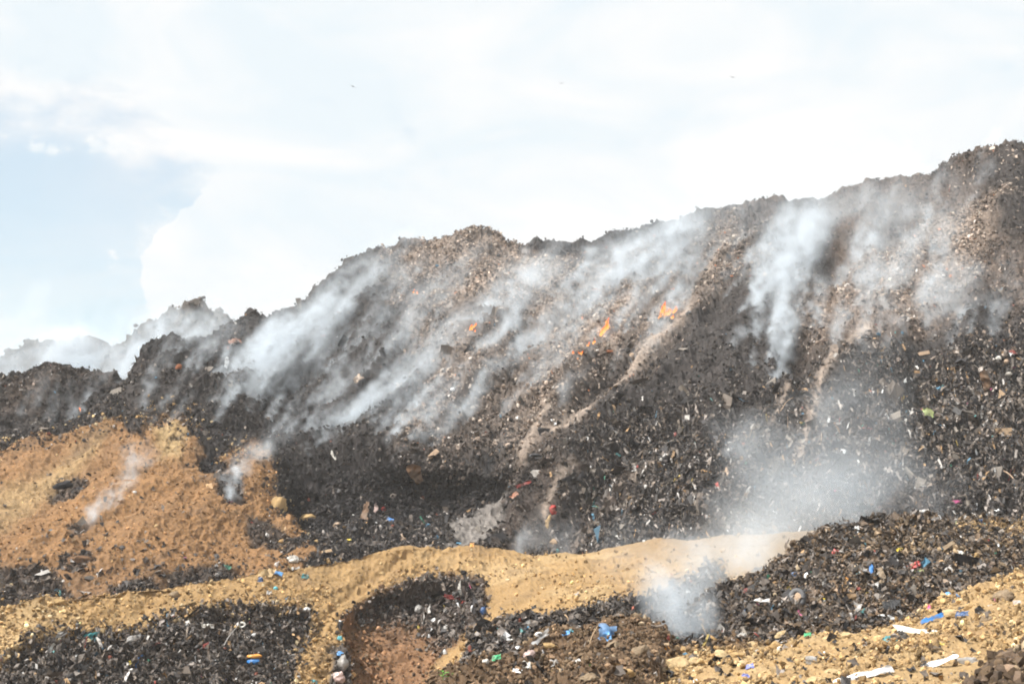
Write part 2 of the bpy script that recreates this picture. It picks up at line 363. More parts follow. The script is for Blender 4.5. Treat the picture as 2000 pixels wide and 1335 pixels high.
P = bank.P.reshape(-1, 3); px, py = bank.PX.ravel(), bank.PY.ravel()
G_LEFT = [(-500,1360),(0,1300),(30,1262),(60,1240),(120,1234),(160,1240),(200,1232),(250,1229),(300,1210),(335,1202),(400,1190),(480,1184),(560,1178),(608,1184),(616,1210),(600,1240),(585,1262),(575,1335),(560,1460),(-500,1460)]
G_CUT = [(672,1200),(700,1172),(740,1152),(800,1140),(860,1130),(905,1132),(944,1142),(952,1170),(940,1208),(905,1240),(880,1262),(850,1290),(828,1340),(800,1460),(690,1460),(700,1335),(684,1290),(668,1230)]
G_BAG = [(640,1262),(672,1252),(690,1290),(700,1345),(690,1400),(640,1400),(650,1300)]
G_UND = [(925,1240),(1000,1218),(1080,1215),(1140,1196),(1200,1186),(1260,1190),(1340,1150),(1400,1120),(1400,1300),(930,1330)]
wl_ = zone(bank, G_LEFT, 4, 9, 80); wcut = zone(bank, G_CUT, 5, 16, 81); wbag = zone(bank, G_BAG, 5, 12, 82); wund = zone(bank, G_UND, 6, 14, 83)
cutsd = poly_sd(px, py, G_CUT)
# the cut: dark rubbish in its upper right, rusty scraped soil below
wcd = wcut * sstep(-0.25, 0.35, (0.42 - (py - 1135 - (px - 700) * 0.42) / 110.0) + 0.35 * fbm(P, 2, 4, .6, 84))
g = np.clip(wl_ + wbag + wund + wcd, 0, 1)
S = streak(P, 0.22)
disp = 0.35 * fbm(P, 7, 3, .5, 90) + .22 * (1 - g) * clods(streak(P, .5), 1.9, 88) + 0.16 * fbm(S, 2.0, 4, .55, 91) * (1 - g)
disp += (0.10 * clods(P, 0.5, 92) + 0.045 * clods(P, 0.22, 93)) * (1 - g) * (0.25 + 1.2 * sstep(-0.1, 0.4, fbm(P, 5, 3, .5, 94) + 0.35 * (py < 1160) * (px < 980)))
disp += g * (0.42 * clods(P, 1.0, 95) + 0.26 * clods(P * np.array([1, 1, .5]), 0.45, 96) + 0.1 * vnoise(P, .2, 97) + 0.05 * vnoise(P, .1, 98)) + 0.02 * vnoise(P, .12, 99)
ce = cutsd + 12 * fbm(P, 1.0, 4, .6, 105)
disp += wcut * (1 - wcd) * (.22 * fbm(P * np.array([1, 1, .25]), .9, 4, .6, 106) + .10 * clods(P, .4, 107) + .05 * clods(P, .18, 108))
disp -= 0.7 * sstep(-2, 14, ce) + 0.35 * sstep(-4, 10, poly_sd(px, py, G_LEFT))
disp += (1 - g) * sstep(900, 1000, px) * .10 * fbm(streak(P, .12, np.array([-.85, -.5, -.15])), .7, 4, .6, 109)
for pts in ([(700,1150),(790,1090)], [(1080,1140),(990,1215)], [(1180,1100),(1060,1180)], [(1240,1150),(1130,1200)], [(620,1230),(660,1170),(720,1120)]):
    disp -= 0.16 * np.exp(-(line_d(px, py, pts) / 9) ** 2)
P = P + grid_normals(bank.P).reshape(-1, 3) * disp[:, None]
col = np.empty((len(px), 3)); col[:] = (0.275, 0.178, 0.083)
v2 = fbm(P, 0.7, 4, .65, 100)
col = mixc(col, sstep(-0.1, 0.5, fbm(S, 4, 4, .6, 101)) * 0.55, (0.26, 0.16, 0.07)); col = mixc(col, sstep(0.1, 0.6, fbm(P, 3, 4, .6, 102)) * 0.5, (0.38, 0.275, 0.15))
col = mixc(col, sstep(1500, 1250, px) * 0 + sstep(1150, 1450, px) * sstep(1130, 1050, py) * 0.8, (0.20, 0.155, 0.11))
col = mixc(col, (1 - g) * sstep(.15, .45, fbm(P, 1.4, 5, .65, 119)) * .45, (0.15, 0.10, 0.06))
col = mixc(col, wcut, (0.20, 0.112, 0.06)); col = mixc(col, wcut * sstep(0.0, 0.4, fbm(P * np.array([1, 1, .3]), 0.8, 4, .6, 103)) * 0.55, (0.09, 0.057, 0.04))
col *= (1 + 0.25 * v2)[:, None]
gar = np.empty_like(col); gar[:] = (0.060, 0.050, 0.044); gar *= (1 + 0.6 * v2 + 0.4 * fbm(P, .35, 2, .5, 104))[:, None]
gar = mixc(gar, wcd * .4, (0.11, 0.085, 0.075))
col = col * (1 - g[:, None]) + gar * g[:, None]; col = np.clip(col, .008, .85)
bank.w = dict(sl=poly_sd(px, py, G_LEFT), sc=cutsd, su=poly_sd(px, py, G_UND), g=g, left=wl_, cut=wcut, cd=wcd, und=wund)
M_SOIL = mat('tan_soil', fine=11.0, var=0.22, bump=0.5)
finish(bank, 'earth_bank', disp, col, M_SOIL, 'pale tan soil bank pushed over black rubbish before the burning slope', 'earth bank')

# ------------------------------------------------------------------ rubbish mound on the right
crestM = [(1296,1300,44),(1335,1262,44.5),(1345,1225,45),(1360,1196,45.3),(1375,1178,45.6),(1400,1160,46),(1440,1142,46.5),(1470,1136,47),(1492,1124,47.3),(1512,1104,47.8),(1535,1090,48),(1560,1072,48.5),(1590,1046,49),(1620,1034,49.5),
 (1655,1026,50),(1700,1019,50),(1740,1018,50.5),(1800,1022,51),(1850,1029,51.5),(1900,1024,52),(2000,1022,53),(2200,1010,54),(2500,1000,54)]
M1 = [(1296,1310,43.2),(1340,1270,43),(1400,1215,43),(1500,1180,43.8),(1600,1130,45),(1700,1110,46),(1800,1090,47),(1860,1060,49),(2000,1058,50),(2500,1050,50)]
M2 = [(1296,1325,42),(1340,1300,41),(1500,1292,40),(1600,1268,40),(1700,1252,40),(1800,1215,41),(1860,1190,42),(2000,1140,43),(2500,1120,43)]
M3 = [(x, y + 40, d - 2) for x, y, d in M2]
mound = build_grid(1300, 2460, 1.9, [crestM, M1, M2, M3], 1.8, back=[(0.7, -0.15), (2, -0.9), (4, -2.4), (6, -4.2)], smooth_cols=8)
P = mound.P.reshape(-1, 3); px, py = mound.PX.ravel(), mound.PY.ravel()
wtop = zone(mound, [(1840,1034),(1900,1026),(2500,1010),(2500,1075),(2000,1068),(1940,1060),(1880,1050)], 6, 14, 120)
wtop = np.maximum(wtop, 0.55 * zone(mound, [(1590,1060),(1680,1030),(1900,1030),(2000,1090),(1850,1100),(1700,1080)], 20, 40, 121) * sstep(-.1, .4, fbm(P, 1.5, 4, .6, 122)))
disp = 0.5 * fbm(P, 5, 3, .5, 110) + 0.22 * clods(P, 0.9, 111) + 0.15 * clods(P, 0.4, 112) + 0.07 * vnoise(P, .18, 113) + .03 * vnoise(P, .09, 114)
disp *= (1 - 0.5 * wtop)
col = np.empty((len(px), 3)); col[:] = (0.095, 0.072, 0.055); v2 = fbm(P, 0.5, 4, .65, 115)
col *= (1 + 0.7 * v2)[:, None]; col = mixc(col, sstep(0, .5, fbm(P, 2.2, 4, .6, 116)) * .5, (0.20, 0.13, 0.075))
left = sstep(1500, 1380, px); col = mixc(col, left * .6, (0.035, 0.032, 0.033))
col = mixc(col, wtop, (0.26, 0.18, 0.095)); col = np.clip(col, .008, .8)
mound.w = dict(top=wtop, left=left)
finish(mound, 'rubbish_mound', disp, col, M_SLOPE, 'mound of mixed household rubbish rising at the right behind tan rocky ground', 'rubbish mound')

# ------------------------------------------------------------------ nearest ground
crestF = [(-600,1700,30),(400,1480,34),(700,1410,36),(780,1372,37),(820,1400,37.5),(870,1360,38),(908,1325,38.5),(930,1275,39.5),(955,1240,40),(1000,1216,40),(1060,1216,40),(1110,1210,40),(1150,1200,40),(1200,1205,40),(1230,1216,39.5),(1258,1232,39),(1285,1256,38.5),
 (1318,1276,38.2),(1345,1278,38),(1400,1276,38),(1440,1268,38),(1500,1264,38),(1540,1250,38.5),(1600,1240,39),(1640,1236,39),(1700,1226,39.5),(1760,1214,40),(1800,1200,40.5),(1830,1176,41),(1870,1160,41.5),(1920,1140,42),(2000,1118,43),(2500,1100,44)]
F1 = [(-600,1800,26),(400,1640,29),(800,1420,34),(900,1330,35.5),(1000,1290,36),(1150,1270,36),(1300,1305,35),(1500,1310,33),(1700,1280,34),(1850,1240,36),(2000,1220,36),(2500,1210,36)]
F2 = [(-600,1900,22),(400,1800,24),(900,1480,28),(1100,1440,28),(1300,1420,27.5),(1600,1400,27),(2000,1380,26),(2500,1370,26)]
F3 = [(-600,2300,13),(400,2200,14),(1000,2000,14.5),(2500,1900,14)]
F4 = [(-600,4500,4),(2500,4500,4)]
front = build_grid(-600, 2460, 2.0, [crestF, F1, F2, F3, F4], 1.9, back=[(0.5, -0.1), (1.4, -0.7), (2.5, -1.8), (4, -3.6)], smooth_cols=7)
P = front.P.reshape(-1, 3); px, py = front.PX.ravel(), front.PY.ravel()
F_GAR = [(925,1240),(960,1215),(1010,1205),(1060,1200),(1110,1195),(1160,1185),(1230,1195),(1250,1222),(1190,1225),(1130,1246),(1070,1240),(1040,1262),(1015,1290),(940,1296),(880,1312),(850,1345),(790,1400),(700,1400),(860,1296)]
F_DIRT = [(780,1430),(840,1345),(880,1308),(940,1292),(1010,1288),(1040,1260),(1070,1240),(1130,1244),(1190,1222),(1240,1200),(1300,1250),(1350,1268),(1420,1262),(1500,1262),(1440,1280),(1370,1284),(1320,1290),(1300,1315),(1290,1345),(1200,1400),(1150,1500)]
wg = zone(front, F_GAR, 4, 9, 130); wd = zone(front, F_DIRT, 5, 9, 131) * (1 - wg)
wtrack = zone(front, [(1500,1420),(1640,1335),(1780,1312),(1900,1300),(2100,1285),(2300,1300),(2300,1700),(1400,1700)], 12, 10, 132)
wtan = 1 - np.clip(wg + wd, 0, 1)
disp = 0.25 * fbm(P, 4, 3, .5, 133) + wtan * (1 - .85 * wtrack) * (0.16 * clods(P, .8, 134) + 0.10 * clods(P, .35, 135) + .05 * clods(P, .17, 136)) + .018 * vnoise(P, .08, 137)
disp += wd * .30 * sstep(-5, 45, poly_sd(px, py, F_DIRT))
disp += wd * (0.34 * clods(P, 1.0, 138) + 0.20 * clods(P, .45, 139) + .09 * clods(P, .2, 140) + .04 * vnoise(P, .09, 141))
disp += wg * (0.26 * clods(P, .7, 142) + .14 * clods(P, .3, 143) + .05 * vnoise(P, .12, 144))
col = np.empty((len(px), 3)); col[:] = (0.31, 0.21, 0.105); v2 = fbm(P, 0.45, 4, .65, 145)
col = mixc(col, sstep(-.05, .5, fbm(P, 1.6, 5, .65, 146)) * .65 * (1 - wtrack), (0.20, 0.125, 0.062)); col = mixc(col, sstep(.1, .6, fbm(P, 1.1, 4, .6, 147)) * .5, (0.40, 0.30, 0.17))
col *= (1 + .25 * v2)[:, None]
dc = np.empty_like(col); dc[:] = (0.115, 0.075, 0.046); dc *= (1 + .6 * v2)[:, None]; dc = mixc(dc, sstep(.1, .6, fbm(P, 1.3, 4, .6, 148)) * .45, (0.25, 0.18, 0.11))
gc = np.empty_like(col); gc[:] = (0.075, 0.066, 0.062); gc *= (1 + .7 * v2)[:, None]
col = col * wtan[:, None] + dc * wd[:, None] + gc * wg[:, None]; col = np.clip(col, .01, .85)
front.w = dict(gar=wg, dirt=wd, tan=wtan, track=wtrack)
finish(front, 'ground_foreground', disp, col, M_SOIL, 'nearest ground of tan stony soil, brown clods and a strip of rubbish', 'ground')

# dark heap cutting the lower right corner
crestG = [(1860,1420,24),(1900,1365,24),(1925,1322,24.2),(1945,1300,24.4),(1965,1288,24.6),(1985,1276,24.8),(2010,1262,25),(2060,1240,25.5),(2200,1220,26),(2460,1210,26)]
G1 = [(1860,1430,23.5),(1900,1400,23),(2000,1360,22.5),(2200,1330,22.5),(2460,1330,22.5)]
G2 = [(1860,1460,22.5),(1900,1450,22),(2000,1450,21),(2460,1440,20.5)]
heap = build_grid(1862, 2440, 2.2, [crestG, G1, G2], 2.0, back=[(.4, -.15), (1, -.7), (2, -1.7)], smooth_cols=4)
P = heap.P.reshape(-1, 3)
disp = .2 * clods(P, .6, 150) + .12 * clods(P, .28, 151) + .06 * vnoise(P, .14, 152)
col = np.empty((len(P), 3)); col[:] = (.085, .06, .042); col *= (1 + .7 * fbm(P, .5, 4, .6, 153))[:, None]
heap.w = {}
finish(heap, 'earth_heap', disp, np.clip(col, .01, 1), M_SLOPE, 'dark brown heap of clods cutting into the lower right corner', 'earth heap')

# the land round about, out to the horizon
gme = bpy.data.meshes.new('ground')
gme.from_pydata([(-1200, -1200, -14), (1200, -1200, -14), (1200, 1200, -14), (-1200, 1200, -14)], [], [(0, 1, 2, 3)])
gme.materials.append(mat('far_ground', color=(0.26, 0.19, 0.11), fine=0.4, var=0.3, bump=0))
link('ground', gme, label='bare tan ground running out to the horizon round the landfill', cat='ground', kind='structure')
# ------------------------------------------------------------------ loose stuff: clods, chips of soil, rags and wrappings nobody could count
PHI = (1 + 5 ** .5) / 2
ICO_V = np.array([(-1, PHI, 0), (1, PHI, 0), (-1, -PHI, 0), (1, -PHI, 0), (0, -1, PHI), (0, 1, PHI), (0, -1, -PHI), (0, 1, -PHI), (PHI, 0, -1), (PHI, 0, 1), (-PHI, 0, -1), (-PHI, 0, 1)], float) / 1.9
ICO_F = np.array([(0, 11, 5), (0, 5, 1), (0, 1, 7), (0, 7, 10), (0, 10, 11), (1, 5, 9), (5, 11, 4), (11, 10, 2), (10, 7, 6), (7, 1, 8), (3, 9, 4), (3, 4, 2), (3, 2, 6), (3, 6, 8), (3, 8, 9), (4, 9, 5), (2, 4, 11), (6, 2, 10), (8, 6, 7), (9, 8, 1)])
def gridpiece(nu, nv):
    u, v = np.meshgrid(np.linspace(-1, 1, nu), np.linspace(-1, 1, nv), indexing='ij')
    V = np.stack([u.ravel(), v.ravel(), np.zeros(nu * nv)], 1)
    return V, grid_faces(nu, nv)
FLAKE_V, FLAKE_F = gridpiece(3, 3)
STRIP_V, STRIP_F = gridpiece(6, 2)
def rand_rot(n):
    q = RNG.normal(size=(n, 4)); q /= np.linalg.norm(q, axis=1, keepdims=True); w, x, y, z = q.T
    return np.stack([1 - 2 * (y * y + z * z), 2 * (x * y - z * w), 2 * (x * z + y * w), 2 * (x * y + z * w), 1 - 2 * (x * x + z * z), 2 * (y * z - x * w),
                     2 * (x * z - y * w), 2 * (y * z + x * w), 1 - 2 * (x * x + y * y)], 1).reshape(n, 3, 3)
def frame_rot(n, nrm, along, wild):
    """frames with Z near the surface normal and X near a given direction"""
    z = nrm + RNG.normal(size=(n, 3)) * wild; z /= np.linalg.norm(z, axis=1, keepdims=True)
    x = np.broadcast_to(along, (n, 3)) + RNG.normal(size=(n, 3)) * wild; x = x - z * (x * z).sum(1, keepdims=True); x /= np.linalg.norm(x, axis=1, keepdims=True)
    y = np.cross(z, x); return np.stack([x, y, z], 2)
def palette(n, table):
    w = np.array([t[0] for t in table], float); w /= w.sum(); idx = RNG.choice(len(table), n, p=w)
    c = np.array([t[1] for t in table])[idx] * np.exp(RNG.normal(0, .25, (n, 1))); return np.clip(c, .006, .85)
DARK = [(46, (.022, .020, .020)), (28, (.048, .040, .035)), (15, (.10, .080, .066)), (8, (.19, .16, .14)), (3, (.33, .30, .28)), (.6, (.52, .52, .52)), (.7, (.20, .07, .05)), (.35, (.05, .14, .22)), (.5, (.33, .21, .11))]
RAGS = [(36, (.032, .028, .027)), (26, (.075, .060, .050)), (18, (.135, .11, .09)), (9, (.23, .20, .18)), (3.4, (.42, .40, .38)), (.5, (.66, .66, .66)), (.35, (.06, .15, .22)), (.3, (.24, .05, .04)), (.12, (.05, .18, .12)), (.12, (.35, .26, .07)), (.15, (.09, .24, .24)), (3, (.27, .17, .085)), (.1, (.4, .1, .2))]
ASHY = [(20, (.12, .095, .08)), (24, (.21, .165, .135)), (24, (.30, .235, .19)), (12, (.40, .34, .29)), (1.5, (.55, .51, .48)), (8, (.06, .05, .045)), (1, (.45, .18, .09))]
TANS = [(30, (.30, .19, .085)), (30, (.36, .25, .125)), (18, (.42, .31, .17)), (8, (.50, .40, .25)), (8, (.18, .115, .06)), (1, (.1, .08, .07))]
BROWN = [(36, (.085, .057, .035)), (30, (.125, .086, .054)), (14, (.20, .145, .092)), (5, (.31, .24, .16)), (12, (.055, .04, .03))]
M_BITS = mat('loose_waste', fine=14, var=.3, bump=.3)
M_CLOD = mat('loose_clods', fine=18, var=.25, bump=.5)
M_RAG = mat('rags_and_film', rough=.6, fine=10, var=.25, bump=.25, spec=.35)
def scatter(name, s, weight, count, lo, hi, kind, table, label, sink=0.2, aspect=(1, 1), along=(0, 0, -1), wild=.5, crumple=.3, m=None, parent=None):
    w = weight.ravel() * (np.abs(s.X.ravel() - 1000) < 1120) * (s.Y.ravel() < 1380); w = w / w.sum()
    idx = RNG.choice(len(w), count, p=w)
    pos = s.Q.reshape(-1, 3)[idx]; nrm = s.N.reshape(-1, 3)[idx]
    size = lo * (hi / lo) ** (RNG.random(count) ** 1.9)
    pos = pos + RNG.normal(size=(count, 3)) * 0.05 + nrm * (size * (0.5 - sink))[:, None]
    if kind == 'clod':
        V0, F0 = ICO_V, ICO_F; k = len(V0)
        V = V0[None] * (1 + RNG.normal(0, crumple * .8, (count, k, 1))) * RNG.uniform(.55, 1.25, (count, 1, 3)); R = rand_rot(count); sc = size[:, None, None] * .5
    else:
        V0, F0 = (FLAKE_V, FLAKE_F) if kind == 'flake' else (STRIP_V, STRIP_F); k = len(V0)
        asp = np.stack([RNG.uniform(.6, 1.4, count) * aspect[0], RNG.uniform(.5, 1.1, count) * aspect[1], np.ones(count)], 1)[:, None]
        V = V0[None] * asp; V = V + RNG.normal(0, crumple, (count, k, 3)) * np.array([.5 * min(aspect), .5 * min(aspect), 1.0 * max(.5, min(aspect))])
        V[..., 2] -= .35 * (V0[None, :, 0] ** 2) * RNG.uniform(-.5, 1.2, (count, 1))
        R = frame_rot(count, nrm, np.array(along, float), wild); sc = size[:, None, None] * .5
    V = np.einsum('nij,nkj->nki', R, V * sc) + pos[:, None]
    F = F0[None] + (np.arange(count) * k)[:, None, None]
    c = palette(count, table) if not callable(table) else table(idx)
    c = np.repeat(c, k, 0) * np.exp(RNG.normal(0, .08, (count * k, 1)))
    me = mesh_np(name, V.reshape(-1, 3), F.reshape(-1, F0.shape[1]), c, False, m or (M_CLOD if kind == 'clod' else M_RAG))
    return link(name, me, label=label, cat=name.replace('_', ' '), kind='stuff')
def near(s, amt, table):
    """pieces that mostly share the colour of what they lie on"""
    def f(idx):
        a = s.col[idx] * np.exp(RNG.normal(.1, .45, (len(idx), 1))); b = palette(len(idx), table)
        ch = s.w.get('char'); k = RNG.random((len(idx), 1)) < (amt if ch is None else np.maximum(amt, .93 * np.clip(ch[idx], 0, 1))[:, None]); return np.clip(np.where(k, a, b), .006, .85)
    return f
PH = hill.P.reshape(-1, 3); rgh = .30 + 1.1 * sstep(-.12, .35, fbm(streak(PH, .35), 4.5, 4, .6, 180))
PW = .35 + 1.5 * sstep(-.1, .35, fbm(PH, 2.0, 4, .6, 181))
h = hill.w; ones = np.ones_like(h['tan']); waste = 1 - h['tan']
scatter('burnt_debris', hill, waste * (1 - .97 * h['path']) * rgh, 64000, .06, .30, 'clod', near(hill, .70, DARK), 'burnt lumps and chips of waste covering the grey slope', crumple=.35)
scatter('charred_scraps', hill, waste * (1 - .8 * h['path']) * (1 - .3 * h['ash']) * rgh, 24000, .08, .30, 'flake', near(hill, .45, DARK), 'charred scraps of film and card strewn over the grey slope', aspect=(1.2, .6), along=FALL, wild=.7)
lowr = sstep(1000, 1300, hill.PX.ravel()) * sstep(740, 860, hill.PY.ravel()) + h['face'] * 1.3 + .5 * sstep(950, 1050, hill.PY.ravel()) * (hill.PX.ravel() > 560)
scatter('hanging_rags', hill, waste * np.clip(lowr, 0, 1.6) * (1 - .95 * h['path']), 20000, .14, .60, 'strip', RAGS, 'rags and film hanging from the raw tipped face at the right', aspect=(1.2, .28), along=(0.05, -.35, -1), wild=.35)
scatter('tipped_rubbish', hill, waste * np.clip(lowr, 0, 1.6) * (1 - .95 * h['path']), 20000, .09, .36, 'flake', RAGS, 'crumpled bags and wrappings in the lower part of the slope', wild=.8, crumple=.35)
scatter('soil_crumbs', hill, h['tanall'] * (1 - .2 * h['tan']) + .002, 5000, .04, .18, 'clod', near(hill, .9, TANS), 'crumbs of soil lying on the rusty tan slope at the left')
scatter('scattered_litter', hill, h['tanall'] * (.25 + (1 - h['tan'])) * (.3 + sstep(1000, 1120, hill.PY.ravel())), 1300, .10, .4, 'flake', RAGS, 'litter half buried in the tan slope at the left', sink=.35)
b = bank.w; bt = 1 - b['g']; bx, by = bank.PX.ravel(), bank.PY.ravel(); PB = bank.P.reshape(-1, 3)
pat = .25 + 1.4 * sstep(-.1, .4, fbm(PB, 3, 3, .55, 160)) + 1.5 * (bx < 680) * sstep(1100, 1180, by) + 2.0 * (bx > 590) * (bx < 700) * (by > 1230)
scatter('soil_clods', bank, bt * (1 - b['cut']) * pat, 11000, .03, .19, 'clod', near(bank, .6, TANS), 'tan clods and pebbles lying all over the soil bank', sink=.3)
scatter('bank_rubbish', bank, b['left'] + .9 * b['cd'] + b['und'] + .5 * (b['g'] > .5), 22000, .06, .27, 'flake', near(bank, .5, RAGS), 'small rubbish packed into the dark cut faces of the bank', wild=.8, crumple=.35)
scatter('bank_rags', bank, b['left'] + .7 * b['cd'] + b['und'], 9000, .12, .5, 'strip', RAGS, 'rags hanging down the dark cut faces of the bank', aspect=(1.2, .25), along=(.05, -.3, -1), wild=.45)
scatter('bank_debris', bank, b['left'] + .8 * b['cd'] + b['und'], 12000, .06, .24, 'clod', near(bank, .5, DARK), 'dark lumps packed in the cut faces of the bank', crumple=.35)
mw = mound.w
scatter('mound_rubbish', mound, 1 - .8 * mw['top'], 30000, .05, .25, 'flake', near(mound, .4, RAGS), 'crumpled wrappings, film and scraps making up the right mound', wild=.9, crumple=.38)
scatter('mound_rags', mound, 1 - .85 * mw['top'], 9000, .10, .42, 'strip', RAGS, 'twisted rags lying all over the right mound', aspect=(1.1, .25), along=(-.6, -.3, -.6), wild=.9)
scatter('mound_debris', mound, 1 - .4 * mw['top'], 18000, .05, .2, 'clod', near(mound, .45, BROWN), 'brown lumps between the rubbish of the right mound', crumple=.35)
f = front.w
scatter('stones', front, f['tan'] * (1 - .85 * f['track']) * (.1 + sstep(-.1, .4, fbm(front.P.reshape(-1, 3), 1.5, 3, .6, 171))) * (1 - f['dirt']) + .004, 12000, .02, .17, 'clod', near(front, .55, TANS), 'small tan stones lying over the nearest ground', sink=.3)
scatter('brown_clods', front, f['dirt'] + .25 * f['tan'] * (1 - f['track']) * sstep(0, .4, fbm(front.P.reshape(-1, 3), 1.2, 3, .6, 170)), 10000, .03, .20, 'clod', near(front, .7, BROWN), 'crumbly brown clods of dug earth in the nearest ground', sink=.3, crumple=.35)
scatter('near_rubbish', front, f['gar'] + .015 * f['dirt'] + .008 * f['tan'], 9000, .05, .28, 'flake', RAGS, 'crumpled bags and bits in the rubbish strip before the bank', wild=.8, crumple=.38)
scatter('near_debris', front, f['gar'], 5000, .04, .2, 'clod', near(front, .5, DARK), 'dark lumps in the rubbish strip before the bank', crumple=.35)
scatter('heap_clods', heap, np.ones(heap.X.size), 2500, .04, .26, 'clod', near(heap, .5, BROWN), 'dark brown clods of the heap in the lower right corner', crumple=.35)

scatter('ash_rubble', hill, h['ash'] * waste * PW * (1 - .9 * h['path']) , 26000, .06, .32, 'clod', near(hill, .35, ASHY), 'pale grey and pinkish burnt rubble on the upper slope', crumple=.35)
scatter('ash_scraps', hill, (h['ash'] * (1 - h['path']) + .25 * sstep(1700, 1850, hill.PX.ravel())) * waste * PW, 9000, .08, .34, 'flake', ASHY, 'pale burnt scraps lying on the upper slope', aspect=(1.2, .7), along=FALL, wild=.8)
BIGS = [(30, (.022, .020, .021)), (24, (.05, .042, .037)), (18, (.10, .082, .068)), (10, (.19, .165, .14)), (4, (.34, .32, .30)), (1, (.05, .11, .16)), (2, (.24, .16, .09))]
scatter('matted_sheets', hill, waste * (1 - .8 * h['path']) * np.clip(lowr + .12, 0, 1.6) * PW, 2600, .40, 1.25, 'flake', BIGS, 'large matted sheets and mattresses half buried in the slope', sink=.62, aspect=(1.2, .7), along=FALL, wild=.6, crumple=.3)
scatter('matted_cloth', mound, 1 - .7 * mw['top'], 700, .3, .8, 'flake', BIGS + [(8, (.15, .10, .06))], 'large matted cloth and film half buried in the right mound', sink=.6, wild=.7)
scatter('matted_film', bank, b['left'] + .7 * b['cd'] + b['und'], 600, .3, .8, 'flake', BIGS, 'large matted film half buried in the cut faces', sink=.6, wild=.6)
for s_ in FAR: scatter('ridge_debris', s_, np.ones(s_.X.size), 5000, .14, .7, 'clod', near(s_, .6, DARK), 'lumps of waste on the ' + ('nearer' if s_ is FAR[0] else 'fainter') + ' ridge behind the left shoulder', crumple=.35)
scatter('cut_stones', bank, b['cut'] * (1 - b['cd']), 1800, .03, .22, 'clod', near(bank, .7, BROWN), 'stones and crumbs stuck in the rusty scraped face', sink=.3)

band = lambda sd, wd: np.exp(-(sd / wd) ** 2)
scatter('spilled_waste', hill, band(h['sd'] - 8, 16) * (hill.PY.ravel() < 1200) * PW, 2400, .05, .26, 'clod', DARK + [(25, (.10, .065, .042))], 'dark waste spilling over the edge of the rusty tan soil', crumple=.35)
scatter('spilled_soil', hill, band(h['sd'] + 10, 14) * (hill.PY.ravel() < 1200) * PW, 900, .05, .28, 'clod', TANS, 'tan soil lumps spilling down onto the black waste')
edge = np.maximum(band(b['sl'] + 5, 10), np.maximum(.3 * band(b['sc'] + 3, 8), band(b['su'] + 5, 12)))
scatter('edge_litter', bank, edge, 5500, .05, .28, 'flake', DARK + [(25, (.12, .08, .05)), (4, (.3, .28, .26))], 'dirty scraps strewn along the edges where soil meets waste', sink=.35, wild=.7)
scatter('edge_soil', bank, np.maximum(band(b['sl'] - 6, 10), band(b['su'] - 6, 12)), 1500, .05, .26, 'clod', TANS, 'tan crumbs fallen over the edges of the cut waste')
def hit(px, py, sheets=None):
    """the nearest visible surface point seen at a photograph pixel"""
    best = None
    for s in (sheets or SHEETS):
        m = (np.abs(s.X - px) < 3.2) & (np.abs(s.Y - py) < 3.2)
        if m.any():
            i = np.argmin(np.where(m, s.Z, 1e9)); z = s.Z.flat[i]
            if best is None or z < best[0]:
                best = (z, Vector(s.Q.reshape(-1, 3)[i]), Vector(s.N.reshape(-1, 3)[i]))
    return best
# ------------------------------------------------------------------ flames
def flame_material():
    m = bpy.data.materials.new('flame'); m.use_nodes = True; n, l = m.node_tree.nodes, m.node_tree.links; n.clear()
    out = n.new('ShaderNodeOutputMaterial'); e = n.new('ShaderNodeEmission'); tcn = n.new('ShaderNodeTexCoord'); sp = n.new('ShaderNodeSeparateXYZ')
    l.new(tcn.outputs['Generated'], sp.inputs[0]); r = n.new('ShaderNodeValToRGB'); l.new(sp.outputs[2], r.inputs[0])
    r.color_ramp.elements[0].color = (1.0, .42, .07, 1); r.color_ramp.elements[1].color = (.85, .07, .015, 1); r.color_ramp.elements.new(.5).color = (1.0, .24, .025, 1)
    l.new(r.outputs[0], e.inputs[0]); e.inputs['Strength'].default_value = 1.35
    t = n.new('ShaderNodeBsdfTransparent'); mx = n.new('ShaderNodeMixShader'); nz = n.new('ShaderNodeTexNoise'); nz.inputs['Scale'].default_value = 4.0; nz.inputs['Detail'].default_value = 3
    g = n.new('ShaderNodeNewGeometry'); l.new(g.outputs['Position'], nz.inputs['Vector']); mr = n.new('ShaderNodeMapRange'); l.new(nz.outputs[0], mr.inputs['Value'])
    mr.inputs['From Min'].default_value = .38; mr.inputs['From Max'].default_value = .52
    l.new(mr.outputs[0], mx.inputs[0]); l.new(t.outputs[0], mx.inputs[1]); l.new(e.outputs[0], mx.inputs[2]); l.new(mx.outputs[0], out.inputs['Surface']); return m
M_FLAME = flame_material()
def flame_mesh(h, w, lean, seed):
    rr = np.random.default_rng(seed); nv, nu = 9, 7; V = []
    ph = rr.uniform(0, 6.3, 3)
    for i in range(nv):
        t = i / (nv - 1); r = w * .5 * (math.sin(math.pi * min(1, (t * .8 + .2))) ** .9) * (1 - t) ** .35 + .003
        cx = lean * t * h + .18 * w * math.sin(5 * t + ph[0]); cyy = .18 * w * math.sin(6 * t + ph[1])
        for j in range(nu):
            a = 2 * math.pi * j / nu; k = r * (1 + .25 * math.sin(3 * a + ph[2] + 4 * t)); V.append((cx + k * math.cos(a), cyy + k * math.sin(a) * .7, t * h))
    F = [(i * nu + j, i * nu + (j + 1) % nu, (i + 1) * nu + (j + 1) % nu, (i + 1) * nu + j) for i in range(nv - 1) for j in range(nu)]
    me = bpy.data.meshes.new('flame'); me.from_pydata(V, [], F); me.materials.append(M_FLAME)
    for p in me.polygons: p.use_smooth = True
    return me
